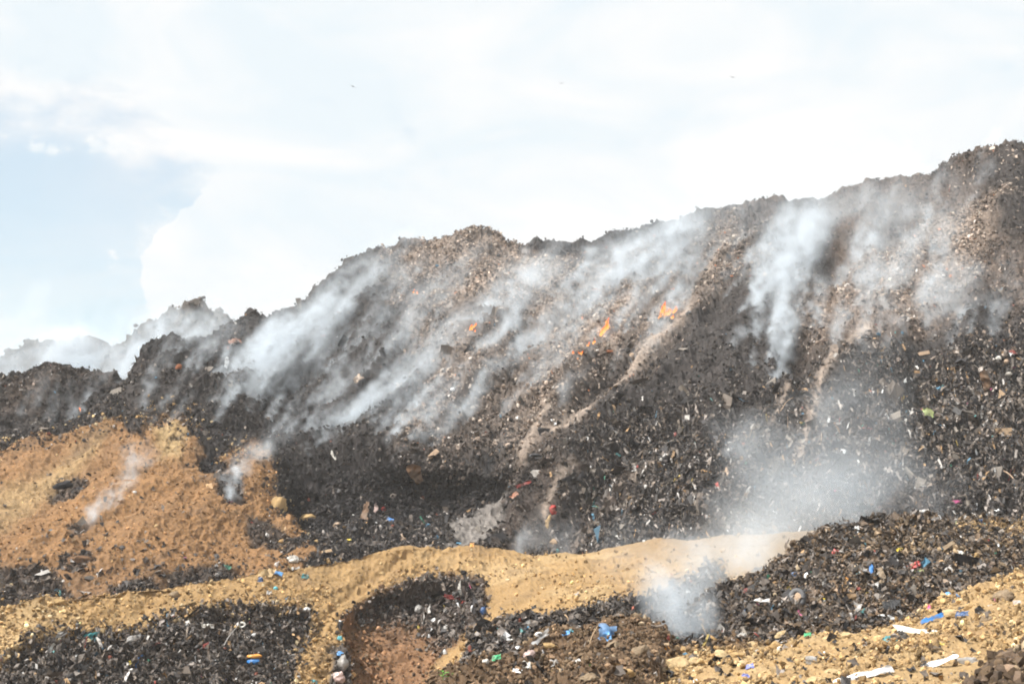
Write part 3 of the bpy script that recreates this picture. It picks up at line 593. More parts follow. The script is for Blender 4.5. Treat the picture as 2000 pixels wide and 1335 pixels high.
def fire(px, py, label, tongues, seed):
    h = hit(px, py); e = link('fire', None, label=label, cat='fire', group='small fires burning on the slope'); e.location = h[1] - Vector((0, 0.1, .12)); m = F_PX / h[0]
    for k, (dx, dy, hh, ww, lean) in enumerate(tongues):
        o = link('flame', flame_mesh(hh / m, ww / m, lean, seed + k), parent=e); hk = hit(px + dx, py + dy)
        o.location = (hk[1] - Vector(e.location)) - Vector((0, 0.12, .1)); 
fire(1300, 612, 'largest orange fire, several tongues burning right of the slope middle', [(-9, 0, 20, 8, .3), (-3, -2, 28, 9, .25), (3, 2, 20, 8, .4), (9, -1, 14, 7, .2), (16, -4, 16, 8, .4), (0, 4, 12, 6, 0), (12, 5, 8, 6, .2), (-12, 6, 10, 6, .3)], 10)
fire(1176, 650, 'tall narrow flame climbing up to the right beside charred waste', [(-3, 4, 22, 6, .5), (2, -3, 26, 8, .4), (7, -12, 22, 8, .35), (10, -18, 14, 5, .4)], 30)
fire(1152, 670, 'small orange flame just below the tall narrow flame', [(-3, 2, 10, 5, .4), (3, -3, 12, 5, .4)], 40)
fire(1130, 690, 'pair of low flames at the lower left end of the burning line', [(-10, 0, 9, 6, .1), (0, 1, 14, 6, .2), (5, -3, 8, 5, .3), (-2, 8, 6, 5, 0)], 50)
fire(922, 642, 'small fire under a black smoking mouth, left of the slope middle', [(-6, 1, 8, 6, .2), (-1, 0, 12, 6, 0), (4, -2, 10, 6, .4), (8, 1, 6, 4, .2)], 60)
fire(813, 569, 'tiny red flame high below the rounded summit', [(-2, 0, 8, 4, .2), (2, 1, 6, 4, .1)], 70)
fire(153, 798, 'tiny red ember at the foot of the second dark hump', [(0, 0, 6, 5, .1), (3, 1, 4, 3, .2)], 80)
# ------------------------------------------------------------------ single things one can pick out
import bmesh
COL = dict(white=(.74, .75, .76), offw=(.58, .56, .52), grey=(.30, .29, .28), dgrey=(.10, .10, .105), black=(.016, .016, .018), lblue=(.13, .36, .72), blue=(.03, .16, .42), dblue=(.02, .06, .16), cyan=(.10, .42, .50),
           teal=(.03, .20, .22), green=(.05, .32, .14), lgreen=(.40, .50, .20), yellow=(.62, .48, .05), orange=(.60, .27, .05), red=(.40, .035, .03), dred=(.22, .03, .025), pink=(.70, .12, .32), brown=(.14, .08, .045), tan=(.40, .27, .13),
           sand=(.46, .34, .19), wood=(.38, .27, .17), clod=(.22, .165, .11), violet=(.17, .19, .46), rust=(.26, .10, .05), ptan=(.42, .30, .21), rosy=(.45, .33, .30))
def ico(sub):
    bm = bmesh.new(); bmesh.ops.create_icosphere(bm, subdivisions=sub, radius=1.0)
    V = np.array([v.co[:] for v in bm.verts]); F = np.array([[v.index for v in f.verts] for f in bm.faces]); bm.free(); return V, F
ICO3, ICO2 = ico(3), ico(2)
def tube(pts, rad, n=6):
    pts = np.array(pts, float); V, F = [], []
    for i, p in enumerate(pts):
        t = pts[min(i + 1, len(pts) - 1)] - pts[max(i - 1, 0)]; t /= np.linalg.norm(t) + 1e-9
        a = np.cross(t, (0, 0, 1.0)); a = a / (np.linalg.norm(a) + 1e-9) if np.linalg.norm(a) > .05 else np.array([1., 0, 0]); b = np.cross(t, a)
        for k in range(n):
            th = 2 * math.pi * k / n; V.append(p + rad[i] * (math.cos(th) * a + math.sin(th) * b))
    for i in range(len(pts) - 1):
        for k in range(n): F.append((i * n + k, i * n + (k + 1) % n, (i + 1) * n + (k + 1) % n, (i + 1) * n + k))
    return np.array(V), np.array(F)
def shape(kind, w, h, rr):
    """points in a local frame: x across, y up the picture, z out of the ground"""
    mn = min(w, h)
    if kind in ('sheet', 'strip', 'drape'):
        nu, nv = (11, 9) if kind == 'sheet' else ((20, 5) if w >= h else (5, 20))
        V, F = gridpiece(nu, nv); s = rr.uniform(0, 50)
        q = np.stack([V[:, 0] * w / mn + s, V[:, 1] * h / mn, np.zeros(len(V))], 1)
        edge = 1 + .22 * vnoise(q * .9 + 7, .8, 5)[:, None]
        V = V * np.array([w / 2, h / 2, 1]) * edge
        V[:, 2] = mn * (.22 * vnoise(q, .75, 3) + .12 * vnoise(q, .33, 4) + (.16 * np.sin(q[:, 0] * 5 + 2 * vnoise(q, 1.2, 8)) if kind == 'drape' else 0))
        V[:, :2] += mn * .10 * np.stack([vnoise(q, .4, 6), vnoise(q, .4, 7)], 1)
        V[:, 2] += mn * .15 * (1 - (np.abs(V[:, 0]) / (w / 2 + 1e-6)) ** 2)
        if kind != 'sheet':
            along = V[:, 0] if w >= h else V[:, 1]; L = max(w, h)
            bend = .10 * L * math.copysign(1, rr.uniform(-1, 1)) * np.sin(along / L * 5.0 + rr.uniform(0, 6)); V[:, 1 if w >= h else 0] += bend * .6
            taper = np.clip(1.15 - np.abs(along / L * 2) ** 2 * .6, .3, 1.2)
            V[:, 1 if w >= h else 0] *= taper
        return V, F
    if kind in ('bag', 'rock', 'clod'):
        V0, F = ICO3; q = V0 + rr.uniform(0, 60, 3)
        if kind == 'bag':
            d = 1 + .22 * vnoise(q, .8, 11) - .22 * np.abs(vnoise(q, .42, 12)) - .10 * np.abs(vnoise(q, .2, 13))
            d = d + .5 * np.exp(-((V0 - np.array([.4, .8, .4])) ** 2).sum(1) / .03)                 # the tied neck
            V = V0 * d[:, None] * np.array([w / 2, h / 2, mn * .42])
        else:
            D = rr.normal(size=(16, 3)); D /= np.linalg.norm(D, axis=1, keepdims=True); cut = rr.uniform(.62, .9, 16)
            d = np.min(np.where(V0 @ D.T > .05, cut / np.maximum(V0 @ D.T, 1e-3), 9), 1); d = np.minimum(d, 1.05)
            d = d * (1 + .12 * vnoise(q, .6, 14) + .06 * vnoise(q, .25, 15) + (0.16 * vnoise(q, .35, 16) if kind == 'clod' else 0))
            V = V0 * d[:, None] * np.array([w / 2, h / 2, mn * .5])
        return V, F
    if kind == 'stick':
        L = math.hypot(w, h); t = np.linspace(0, 1, 12); off = .05 * L * np.sin(t * rr.uniform(3, 6) + rr.uniform(0, 6))
        pts = np.stack([(t - .5) * L, off, .04 * L * np.sin(t * 4)], 1); r = max(.018, L * .018) * (1.15 - .7 * t); return tube(pts, r)
    if kind == 'plank':
        bm = bmesh.new(); bmesh.ops.create_cube(bm, size=1.0)
        bmesh.ops.subdivide_edges(bm, edges=[e for e in bm.edges if abs((e.verts[0].co - e.verts[1].co).x) > .5], cuts=4, use_grid_fill=True)
        bmesh.ops.bevel(bm, geom=[e for e in bm.edges if e.calc_face_angle(0) > .5], offset=.03, segments=1, affect='EDGES')
        bmesh.ops.triangulate(bm, faces=bm.faces); V = np.array([v.co[:] for v in bm.verts]); F = np.array([[v.index for v in f.verts] for f in bm.faces]); bm.free()
        V = V * np.array([w, h, mn * .35]); V[:, 2] += .04 * w * np.cos(V[:, 0] / w * 3); return V, F
    if kind == 'ring':
        n, k = 28, 8; V = []; r = .17 * mn
        for i in range(n):
            a = 2 * math.pi * i / n
            for j in range(k):
                b = 2 * math.pi * j / k; rad = 1 + (.04 if i % 2 else 0)
                V.append(((w / 2 - r) * math.cos(a) + r * rad * math.cos(b) * math.cos(a), (h / 2 - r) * math.sin(a) + r * rad * math.cos(b) * math.sin(a), r * rad * math.sin(b) * 1.2))
        F = [(i * k + j, i * k + (j + 1) % k, ((i + 1) % n) * k + (j + 1) % k, ((i + 1) % n) * k + j) for i in range(n) for j in range(k)]
        return np.array(V), np.array(F)
M_ROCK = mat('limestone_rock', fine=16, var=.22, bump=.6)
M_WOOD = mat('weathered_wood', fine=9, var=.3, bump=.3)
M_FILM = mat('plastic_film', rough=.42, fine=7, var=.18, bump=.2, spec=.5)
NAMES = dict(sheet=('plastic_sheet', 'plastic sheet'), strip=('rag', 'rag'), drape=('cloth', 'cloth'), bag=('plastic_bag', 'plastic bag'), rock=('rock', 'rock'), clod=('earth_clod', 'clod'), stick=('stick', 'stick'), plank=('plank', 'plank'), ring=('tyre', 'tyre'))
def put(kind, px, py, w, h, colour, label, ang=0, name=None, sink=.12, group=None, tilt=.55):
    hh = hit(px, py)
    if hh is None: print('MISS', label); return None
    m = F_PX / hh[0]; rr = np.random.default_rng(int(px * 7 + py * 13)); W, H = w / m, h / m
    V, F = shape(kind, W, H, rr)
    view = -hh[1].normalized(); n = (hh[2] * tilt + view * (1 - tilt)).normalized()
    if kind in ('rock', 'clod', 'bag'): n = view
    x = Vector((1, 0, 0)); a = math.radians(ang); up = n.cross(x).normalized(); x = up.cross(n).normalized()
    X = x * math.cos(a) + up * math.sin(a); Yv = n.cross(X)
    mn = min(W, H); R = np.array([X[:], Yv[:], n[:]])
    lift = mn * ({'rock': .18, 'clod': .15, 'bag': .25, 'ring': .1}.get(kind, .3)) + .03
    V = V @ R
    c = np.array(COL[colour]); tint = np.tile(c, (len(V), 1)) * np.exp(.14 * vnoise(V + 31, max(mn * .5, .03), 21))[:, None]
    if kind in ('sheet', 'bag', 'strip', 'drape'):                     # dust and soot clinging in patches
        dirt = sstep(.05, .5, vnoise(V + 5, max(mn * .8, .05), 22)); tint = tint * (1 - .55 * dirt[:, None]) + np.array([.12, .095, .07]) * .55 * dirt[:, None]
    mtl = M_ROCK if kind in ('rock', 'clod') else (M_WOOD if kind in ('stick', 'plank') else (M_RAG if kind in ('strip', 'drape', 'ring') else M_FILM))
    nm, cat = NAMES[kind] if name is None else (name, name.replace('_', ' '))
    me = mesh_np(nm, V, F, np.clip(tint, .006, .85), kind in ('sheet', 'strip', 'drape', 'ring', 'stick'), mtl)
    o = link(nm, me, label=label, cat=cat, group=group); o.location = hh[1] + n * lift - Vector((0, 0, mn * sink * .3)); return o
T = '''
rock|1322|1297|58|44|sand|biggest pale tan rock at the end of the row beside the brown clods
rock|1362|1291|34|26|sand|tan rock touching the right side of the biggest pale rock|10
rock|1386|1288|26|20|tan|smaller tan rock between two larger ones in the front row
rock|1407|1280|36|30|sand|pointed tan rock in the middle of the front row
rock|1440|1276|34|16|tan|low flat tan rock right of the pointed one|8
rock|1472|1260|36|24|sand|angular pale rock standing on dark soil before the mound|-10
rock|1530|1246|44|30|sand|tall pale yellow rock against the dark foot of the mound|25
rock|1512|1258|26|22|tan|tan rock leaning on the left of the tall pale yellow rock
rock|1524|1264|14|13|offw|small white stone under the tall pale yellow rock
rock|1566|1258|18|13|tan|lone small rock right of the tall pale yellow rock
rock|1622|1244|30|18|sand|tan rock half buried where soil meets the mound's foot
rock|1652|1238|26|16|sand|tan rock next along the mound's foot towards the right
rock|1226|1311|44|18|tan|brick shaped tan rock lying on the brown clods|-6
rock|1302|1262|17|17|orange|small orange rock on the end of the brown dirt ridge
rock|1500|1316|34|13|tan|flat tan slab in the stony ground below the violet scrap
rock|1590|1326|54|20|sand|long tan rock at the bottom edge near the white bag
rock|1628|1312|30|22|sand|rounded tan rock just above the bottom white bag
rock|1860|1196|38|22|sand|rock humped over the blue strip|-8
rock|1772|1213|24|16|tan|tan rock above the pale torn film at the right
rock|1622|1278|17|16|sand|round pale stone alone on the stony slope
rock|1984|1226|15|13|tan|rounded tan stone by the right edge
rock|1908|1081|18|17|tan|squarish tan stone lying high on the rubbish mound
rock|96|1161|20|11|tan|tan clod standing on the bank's crest at the left
rock|116|1173|32|14|tan|wide tan clod just below the crest at the left
rock|342|1158|24|15|clod|grey brown boulder on the left half of the bank
rock|745|1142|15|13|brown|dark stone on the bank above the rusty cut
rock|709|1209|14|16|grey|grey stone set in the left side of the rusty cut|30
rock|1492|537|11|11|ptan|pale block resting high on the burnt slope near the smoke column
rock|1191|683|20|9|rust|rust coloured stone under the climbing flame
rock|1232|694|12|12|ptan|round pinkish stone at the top of the light path
rock|352|713|16|12|rust|reddish lump on the left shoulder of the slope
rock|1560|1168|22|24|ptan|pinkish stone showing in the left part of the rubbish mound
clod|1238|1272|54|30|clod|large grey clod on the right of the brown dirt|25
clod|1155|1322|46|24|clod|pale rounded clod at the bottom in the brown dirt
clod|1225|1236|40|28|brown|big dark clod on top of the dirt ridge beside the smoke
clod|1192|1262|32|22|clod|clod in the dirt ridge below the light blue bag|15
clod|1070|1258|34|16|tan|tan clod arching over the rubbish strip
clod|1962|1165|44|34|clod|big rough clod standing by the right edge of the ground
clod|1895|1182|30|18|tan|tan clod between the blue strip and the big rough clod
clod|1925|1205|28|16|clod|clod right of the rock on the blue strip
clod|1385|1328|34|20|brown|dark shaggy clod at the bottom beside the white cup
clod|550|985|36|50|tan|tan lump of soil at the right tip of the rusty slope
clod|598|1012|40|30|tan|pointed lump of tan soil lying on black rubbish
clod|150|1092|50|26|brown|dark brown clod low in the left tan slope
clod|125|948|44|16|black|black burnt lump lying across the upper tan slope|12
bag|1640|1329|20|16|white|white crumpled bag on the bottom edge
bag|1585|1287|28|20|grey|grey and white crumpled wrapper alone on the stony ground|-20
bag|1357|1329|12|10|white|white cup at the bottom on the stony soil||cup
bag|1755|1229|26|20|black|black bag on the soil left of the pale torn film
bag|1896|1290|46|20|grey|grey bundled bag at the right end of the long white film|-8
bag|1005|1250|20|13|offw|off white puffed bag, upper of two in the rubbish strip
bag|1008|1263|17|13|white|white puffed bag, lower of two in the rubbish strip
bag|1050|1237|18|9|white|white bag on the crest of the rubbish strip
bag|1036|1278|26|22|rosy|pale pinkish sack at the edge of the brown dirt|35
bag|950|1290|16|10|offw|pale bag at the left foot of the rubbish strip
bag|974|1231|17|17|teal|teal bag at the upper left of the rubbish strip
bag|600|1192|17|9|white|white bag at the upper right corner of the left rubbish face
bag|580|1194|10|8|offw|small pale bag beside the white one in the left rubbish face
bag|672|1294|24|34|grey|grey sack hanging in the dark gap left of the rusty cut
bag|664|1322|28|30|rosy|pinkish grey sack below the grey one left of the rusty cut
bag|258|1246|26|20|grey|grey bag bulging from the top of the left rubbish face
bag|273|1236|10|9|white|round white bag on top of the left rubbish face
bag|216|1271|18|16|clod|grey green bag in the left rubbish face
bag|495|1240|12|10|white|white bag in the middle of the left rubbish face
bag|816|1190|20|18|grey|grey bag in the dark layer over the rusty cut|40
bag|924|1190|17|16|white|white looped bag at the right end of the rusty cut
bag|942|1194|13|18|dblue|dark blue bag right of the white looped one
bag|572|1089|26|18|offw|pale dirty bag sitting where rusty soil meets the bank
bag|658|1023|20|15|ptan|pale round bag in the black hollow
bag|684|1054|14|10|yellow|yellow bag low in the black hollow
bag|1480|1170|18|15|offw|pale bag on the left flank of the mound
bag|1499|1176|12|12|grey|grey bag right of the pale one on the mound's left flank
bag|1444|1240|28|14|offw|bluish white bag at the foot of the mound's left flank|20
bag|1553|1121|19|15|blue|blue crumpled bag near the mound's left shoulder
bag|1672|1205|10|25|offw|narrow pale bag standing at the mound's foot|15
bag|1835|1013|13|22|white|white bag upright on the ground behind the mound
bag|1966|1092|13|8|cyan|pale cyan bag high on the mound near the right edge
bag|1952|1125|20|11|cyan|bright cyan bag at the right of the mound
bag|1948|697|15|10|offw|upper left of three pale bags high on the right face
bag|1964|704|12|10|ptan|middle one of three pale bags high on the right face
bag|1968|731|14|8|offw|lowest of three pale bags high on the right face
bag|885|758|10|8|white|white bag on the middle slope right of the low plumes
bag|188|808|9|8|white|small white bag in the dark waste above the tan slope
bag|265|960|8|7|white|small round white bag alone on the tan slope
bag|537|1145|9|8|cyan|pale cyan bag on the bank below the blue scrap
bag|666|1243|11|11|cyan|pale teal ball of film beside the rusty cut
sheet|1180|1238|36|34|lblue|bright light blue bag spread upright on the brown dirt|-10|plastic_bag
sheet|1103|1236|14|10|lblue|light blue scrap left of the spread blue bag
sheet|1117|1231|9|6|cyan|tiny cyan scrap between two light blue ones
sheet|1050|1252|66|12|dgrey|dark film trailing through the rubbish strip|28
sheet|970|1283|19|10|green|green plastic piece at the foot of the rubbish strip|15
sheet|1058|1276|8|13|white|narrow white scrap stuck in the brown dirt
sheet|1033|1303|16|15|offw|white torn scrap in the middle of the brown dirt
sheet|1081|1300|15|16|grey|grey torn scrap right of the white one in the dirt
sheet|1010|1308|24|7|white|flat white scrap at the left of the brown dirt|-25
sheet|977|1253|7|6|orange|tiny orange scrap in the rubbish strip
sheet|1462|1302|16|11|violet|violet wrapper on the stony ground, upper of two
sheet|1455|1319|15|10|violet|violet wrapper on the stony ground, lower of two|-25
sheet|1697|1317|100|15|white|long white film lying straight near the bottom right|20
sheet|1832|1297|84|14|white|long white film with a crumpled end above the track|12
sheet|1802|1234|110|12|offw|pale torn film stretched down the soil at the right|-27
sheet|1822|1208|58|11|blue|blue strip pinned under a tan rock|24
sheet|1880|1198|26|10|dblue|dark blue flap right of the rock on the blue strip|-24
sheet|1828|1254|28|5|yellow|thin yellow strip below the pale torn film|-30
sheet|1818|1185|8|13|pink|bright pink scrap at the foot of the mound
sheet|1855|1161|12|10|lblue|left one of two light blue scraps at the mound's foot
sheet|1868|1164|9|8|lblue|right one of two light blue scraps at the mound's foot
sheet|1735|1248|26|12|teal|greenish dark sheet lying left of the hanging black cloth
sheet|540|1118|28|8|lblue|bright blue scrap on the bank's crest|-10
sheet|512|1131|11|12|dblue|dark blue scrap at the left end of the arched cloth
sheet|599|1124|14|10|teal|dark teal scrap on the bank right of the bright blue one
sheet|528|1157|10|8|grey|grey scrap in the soil clods under the bright blue one
sheet|179|1241|32|17|teal|dark teal sheet at the top of the left rubbish face|12
sheet|253|1292|11|8|yellow|yellow scrap beside the hanging blue strip
sheet|441|1329|9|9|violet|violet scrap at the bottom of the left rubbish face
sheet|612|1330|13|8|cyan|cyan scrap at the bottom edge right of the rubbish face
sheet|666|1280|13|8|lblue|blue scrap on the grey sack left of the rusty cut
sheet|405|1221|24|8|offw|pale flat scrap at the top of the left rubbish face
sheet|667|1213|5|10|white|small white scrap on the sand left of the rusty cut
sheet|885|1167|32|9|dred|dull red sheet in the dark layer over the cut
sheet|932|1141|26|9|white|white film along the top right of the cut|-12
sheet|763|1013|8|14|blue|blue scrap in the hanging rags of the black hollow|60
sheet|1005|967|16|11|rust|rusty orange crumpled sheet right of the grey ash fan|35
sheet|1025|942|34|6|dred|narrow red sheet under the dark overhang|22
sheet|923|1064|8|13|orange|orange scrap where the ash fan meets the bank
sheet|786|1050|12|14|ptan|tan cardboard scrap low in the black waste|40|cardboard
sheet|702|741|18|12|ptan|pale tan sheet on the slope between the low plumes|45
sheet|456|665|24|9|rust|rusty sheet just under the left skyline|15
sheet|1808|810|24|26|lgreen|green and yellow wrapper on the raw right face|-40
sheet|1799|803|9|7|red|red scrap at the corner of the green and yellow wrapper
sheet|1648|882|12|8|white|white scrap in the smoke before the raw face|-30
sheet|1345|610|12|7|black|black scrap beside the largest fire|15
sheet|1868|981|18|6|pink|pink scrap on the waste behind the mound|8
sheet|1866|1020|8|10|lgreen|pale green scrap behind the mound's crest
sheet|1915|1016|12|9|dblue|dark blue scrap behind the mound's crest
sheet|1668|1029|20|7|white|white flat scrap on the mound's crest
sheet|1690|1064|12|7|cyan|pale teal scrap near the top of the mound|-20
sheet|1753|1056|12|6|white|white scrap near the top of the mound|-8
sheet|1760|1073|12|8|yellow|yellow scrap near the top of the mound
sheet|1631|1078|10|13|red|crimson scrap on the upper left of the mound|-30
sheet|1524|1129|8|18|yellow|upright yellow scrap on the mound's left shoulder|-15
sheet|1579|1126|10|14|white|white triangular scrap on the mound's left shoulder|30
sheet|1681|1124|12|9|cyan|cyan scrap in the middle of the mound
sheet|1704|1115|8|22|blue|upright blue scrap in the middle of the mound|-10
sheet|1653|1131|9|8|orange|orange scrap in the middle of the mound
sheet|1785|1104|32|10|red|red sheet high in the mound, right of the middle|20
sheet|1790|1121|32|12|lgreen|yellow green crumpled sheet under the red one|-10
sheet|1873|1078|22|8|offw|white flattened sheet near the mound's top right|-15
sheet|1517|1202|11|9|green|bright green scrap low on the mound's left flank
sheet|1461|1193|12|9|lblue|light blue scrap on the mound's left flank
sheet|1579|1240|14|8|green|green scrap at the foot of the mound near the rocks
sheet|1608|1172|8|10|yellow|yellow scrap lower on the mound|-15
sheet|1676|1147|8|5|red|tiny red scrap under the cyan one on the mound
sheet|1456|1152|10|8|dred|dull red scrap near the mound's left crest
strip|273|1290|9|36|blue|bright blue strip hanging down the left rubbish face|-8
strip|735|988|7|34|rosy|pink and white rag hanging in the black hollow
strip|750|993|9|13|red|red rag hanging in the black hollow
strip|839|1236|7|20|white|white rag on the rusty cut|-15
strip|818|1226|5|15|yellow|thin yellow rag in the middle of the cut|-10
strip|899|1160|7|44|offw|pale rag hanging at the right of the dark layer|-5
strip|1080|994|13|19|red|bright red rag low on the slope
strip|1072|1016|7|30|tan|tan rag hanging below the bright red one|-10
strip|1936|766|6|32|pink|pale pink rag hanging from the raw right face|8
strip|444|710|8|22|white|white rag hanging on the left shoulder of the slope|5
strip|1722|1126|11|44|clod|grey twisted rag running down the mound|-15
strip|652|893|5|26|offw|thin pale rag above the black hollow|25
strip|1420|925|6|28|ptan|pale rag hanging in the waste left of the broad smoke|10
strip|1290|905|6|24|offw|pale rag in the lower waste, right of the light path|-12
drape|716|1008|13|62|brown|long brown cloth hanging in the black hollow
drape|812|925|22|42|brown|dark dusty cloth draped over the brow of the hollow|35
drape|1767|1243|13|30|black|black cloth hanging over the soil at the right|15
drape|1925|748|16|46|brown|brown cloth draped down the raw right face
drape|524|1117|34|14|sand|tan dusty cloth arched over the bank's crest|35
drape|1745|1186|58|20|black|black cloth sagging across the middle of the mound|-8
drape|120|1243|15|24|grey|grey cloth standing at the top of the left rubbish face
drape|1482|1112|34|9|dgrey|dark hooked cloth sticking out from the mound's crest|25
stick|1158|1255|26|76|wood|thin dry twig standing in the brown dirt|76
stick|1120|1215|30|44|wood|thin dry twig leaning over the rubbish strip|-52
stick|1386|1240|20|50|wood|brown branch on the dark left end of the mound|-62
stick|1978|935|44|74|ptan|long pale branch poking from the right edge of the face|-58
stick|570|1282|28|24|wood|bent pale twig at the right end of the left rubbish face|-38
stick|1466|996|34|12|wood|pale stick lying at the foot of the raw face|-22
stick|1528|792|40|34|ptan|pale stick on the slope under the tall smoke column|42
stick|1538|822|5|34|ptan|upright pale stick below the tall smoke column|90
stick|1600|858|12|50|ptan|pale stick beside the light gully|70
stick|1712|1210|34|30|dgrey|thin dark stick low on the mound|-50
stick|445|1240|40|52|grey|long grey stick in the left rubbish face|62
stick|1945|1330|60|24|ptan|pale branch on the heap in the lower right corner|24
plank|843|887|9|26|ptan|pale plank tipped over the brow of the hollow|-38
plank|1846|1070|46|8|clod|grey plank lying high on the mound|25
plank|432|1232|24|5|grey|grey plank in the left rubbish face|18
plank|1668|1180|38|5|dgrey|dark plank beside the black cloth on the mound|35
plank|1800|688|28|7|ptan|pale plank on the bench under the right smoke jet|12
plank|640|1077|20|6|wood|pale plank where the black waste meets the bank|20
plank|985|1295|30|5|grey|grey plank in the lower rubbish strip|-12
ring|1301|1318|34|20|black|dark old tyre half sunk beside the biggest pale rock
ring|1556|1166|36|42|dgrey|worn tyre standing in the left part of the mound
ring|1048|888|30|12|dgrey|flat dusty tyre lying above the light path
ring|474|1219|16|13|offw|white hoop in the top of the left rubbish face||hoop
'''
for ln in T.strip().splitlines():
    a = ln.split('|'); put(a[0], float(a[1]), float(a[2]), float(a[3]), float(a[4]), a[5], a[6], float(a[7]) if len(a) > 7 and a[7] else 0, a[8] if len(a) > 8 else None)

# the two-coloured cushion in the left rubbish face
e = hit(500, 1290); root = link('cushion', None, label='blue and orange cushion low in the left rubbish face', cat='cushion'); root.location = e[1]
for nm, dy, hh_, cc_ in (('cover', -.02, 12, 'blue'), ('top_panel', .18, 9, 'orange')):
    mpx = F_PX / e[0]; V, F = shape('bag', 30 / mpx, hh_ / mpx, np.random.default_rng(5)); V = V[:, [0, 2, 1]] * np.array([1, 1.2, 1])
    o = link(nm, mesh_np(nm, V, F, np.tile(np.array(COL[cc_]), (len(V), 1)), True, M_FILM), parent=root); o.location = (0, -.12, dy + .05)

# green sprouts
M_LEAF = mat('leaf', rough=.5, color=(.10, .30, .03), fine=20, var=.3, bump=.1)
def sprout(px, py, size, n, label, seed):
    hh = hit(px, py); r = np.random.default_rng(seed); s = size * hh[0] / F_PX; root = link('sprout', None, label=label, cat='plant', group='green sprouts in the soil'); root.location = hh[1] - Vector((0, 0, .03))
    V, F = tube([(0, 0, 0), (.04 * s, 0, .3 * s), (0, .02 * s, .7 * s)], [.03 * s, .022 * s, .01 * s], 5); st = link('stem', mesh_np('stem', V, F, None, True, M_LEAF), parent=root)
    for k in range(n):
        a = 2.4 * k + r.uniform(-.3, .3); z = s * (.25 + .5 * k / n); L = s * r.uniform(.45, .7); P = []
        for i, (t, w) in enumerate(((0, .02), (.3, .17), (.65, .16), (1, .01))):
            c = Vector((math.cos(a) * L * t, math.sin(a) * L * t, z + L * (.45 * t - .35 * t * t))); sd = Vector((-math.sin(a), math.cos(a), .15)) * w * L
            P += [(c - sd)[:], c[:], (c + sd)[:]]
        Fq = [(i * 3 + j, i * 3 + j + 1, i * 3 + j + 4, i * 3 + j + 3) for i in range(3) for j in range(2)]
        link('leaf', mesh_np('leaf', np.array(P), np.array(Fq), None, True, M_LEAF), parent=root)
sprout(866, 1326, 26, 8, 'largest green sprout at the edge of the sandy strip', 1)
sprout(884, 1318, 12, 5, 'small sprout right of the largest green one', 2)
sprout(1153, 1299, 11, 5, 'tiny sprout at the foot of the standing twig', 3)
sprout(1992, 1186, 15, 6, 'green sprout by the big clod at the right edge', 4)

# birds far over the slope
M_BIRD = mat('dark_feathers', color=(.09, .09, .10), fine=5, var=.1, bump=0)
def bird(px, py, d, span, bank_, label):
    t = np.linspace(-1, 1, 17); V = []; F = []
    for i, u in enumerate(t):
        z = .22 * abs(u) ** .8 * (1 - .6 * abs(u)); chord = .16 * (1 - abs(u)) ** .6 + .02; sweep = .18 * abs(u) ** 1.5
        V += [(u, -chord * .5 - sweep + .1, z), (u, 0 - sweep + .1, z + .035 * (1 - abs(u)) + .01), (u, chord * .6 - sweep + .1, z), (u, 0 - sweep + .1, z - .03 * (1 - abs(u)) - .008)]
    for i in range(16):
        for k in range(4): F.append((i * 4 + k, i * 4 + (k + 1) % 4, i * 4 + 4 + (k + 1) % 4, i * 4 + 4 + k))
    B, BF = tube([(0, -.42, 0), (0, -.30, .01), (0, -.1, 0), (0, .15, 0), (0, .30, .02), (0, .38, .03), (0, .45, .01)], [.07, .03, .07, .085, .055, .05, .008], 8)
    n0 = len(V); V = np.concatenate([np.array(V), B]) * span / 2; F = np.concatenate([np.array(F), BF + n0])
    o = link('bird', mesh_np('bird', V, F, None, True, M_BIRD), label=label, cat='bird', group='birds circling over the landfill'); o.location = Vector(ray(px, py)) * d; o.rotation_euler = (0.1, bank_, 0.5)
bird(689, 169, 150, 1.05, .3, 'leftmost of three small birds, high above the rounded summit')
bird(1097, 163, 210, 1.1, -.2, 'middle one of three small birds in the white sky')
bird(1431, 151, 190, 1.05, .1, 'rightmost of three small birds in the white sky')
# ------------------------------------------------------------------ smoke: real volumes, one per plume
def smoke_material():
    m = bpy.data.materials.new('white_smoke'); m.use_nodes = True
    n, l = m.node_tree.nodes, m.node_tree.links; n.clear()
    out = n.new('ShaderNodeOutputMaterial'); v = n.new('ShaderNodeVolumePrincipled')
    v.inputs['Color'].default_value = (0.86, 0.93, 1.0, 1); v.inputs['Density'].default_value = 1.0
    v.inputs['Anisotropy'].default_value = 0.0
    l.new(v.outputs[0], out.inputs['Volume']); return m
M_SMOKE = smoke_material()

# a table of random numbers makes smooth noise quick enough for millions of voxels
TAB = np.random.default_rng(99).random((64, 64, 64)).astype(np.float32)
def tn(X, Y, Z):
    ix, iy, iz = np.floor(X).astype(np.int32), np.floor(Y).astype(np.int32), np.floor(Z).astype(np.int32)
    fx, fy, fz = X - ix, Y - iy, Z - iz
    fx, fy, fz = (f * f * (3 - 2 * f) for f in (fx, fy, fz))
    x0, x1, y0, y1, z0, z1 = ix & 63, (ix + 1) & 63, iy & 63, (iy + 1) & 63, iz & 63, (iz + 1) & 63
    a = TAB[x0, y0, z0] * (1 - fx) + TAB[x1, y0, z0] * fx; b = TAB[x0, y1, z0] * (1 - fx) + TAB[x1, y1, z0] * fx
    c = TAB[x0, y0, z1] * (1 - fx) + TAB[x1, y0, z1] * fx; d = TAB[x0, y1, z1] * (1 - fx) + TAB[x1, y1, z1] * fx
    return (a * (1 - fy) + b * fy) * (1 - fz) + (c * (1 - fy) + d * fy) * fz
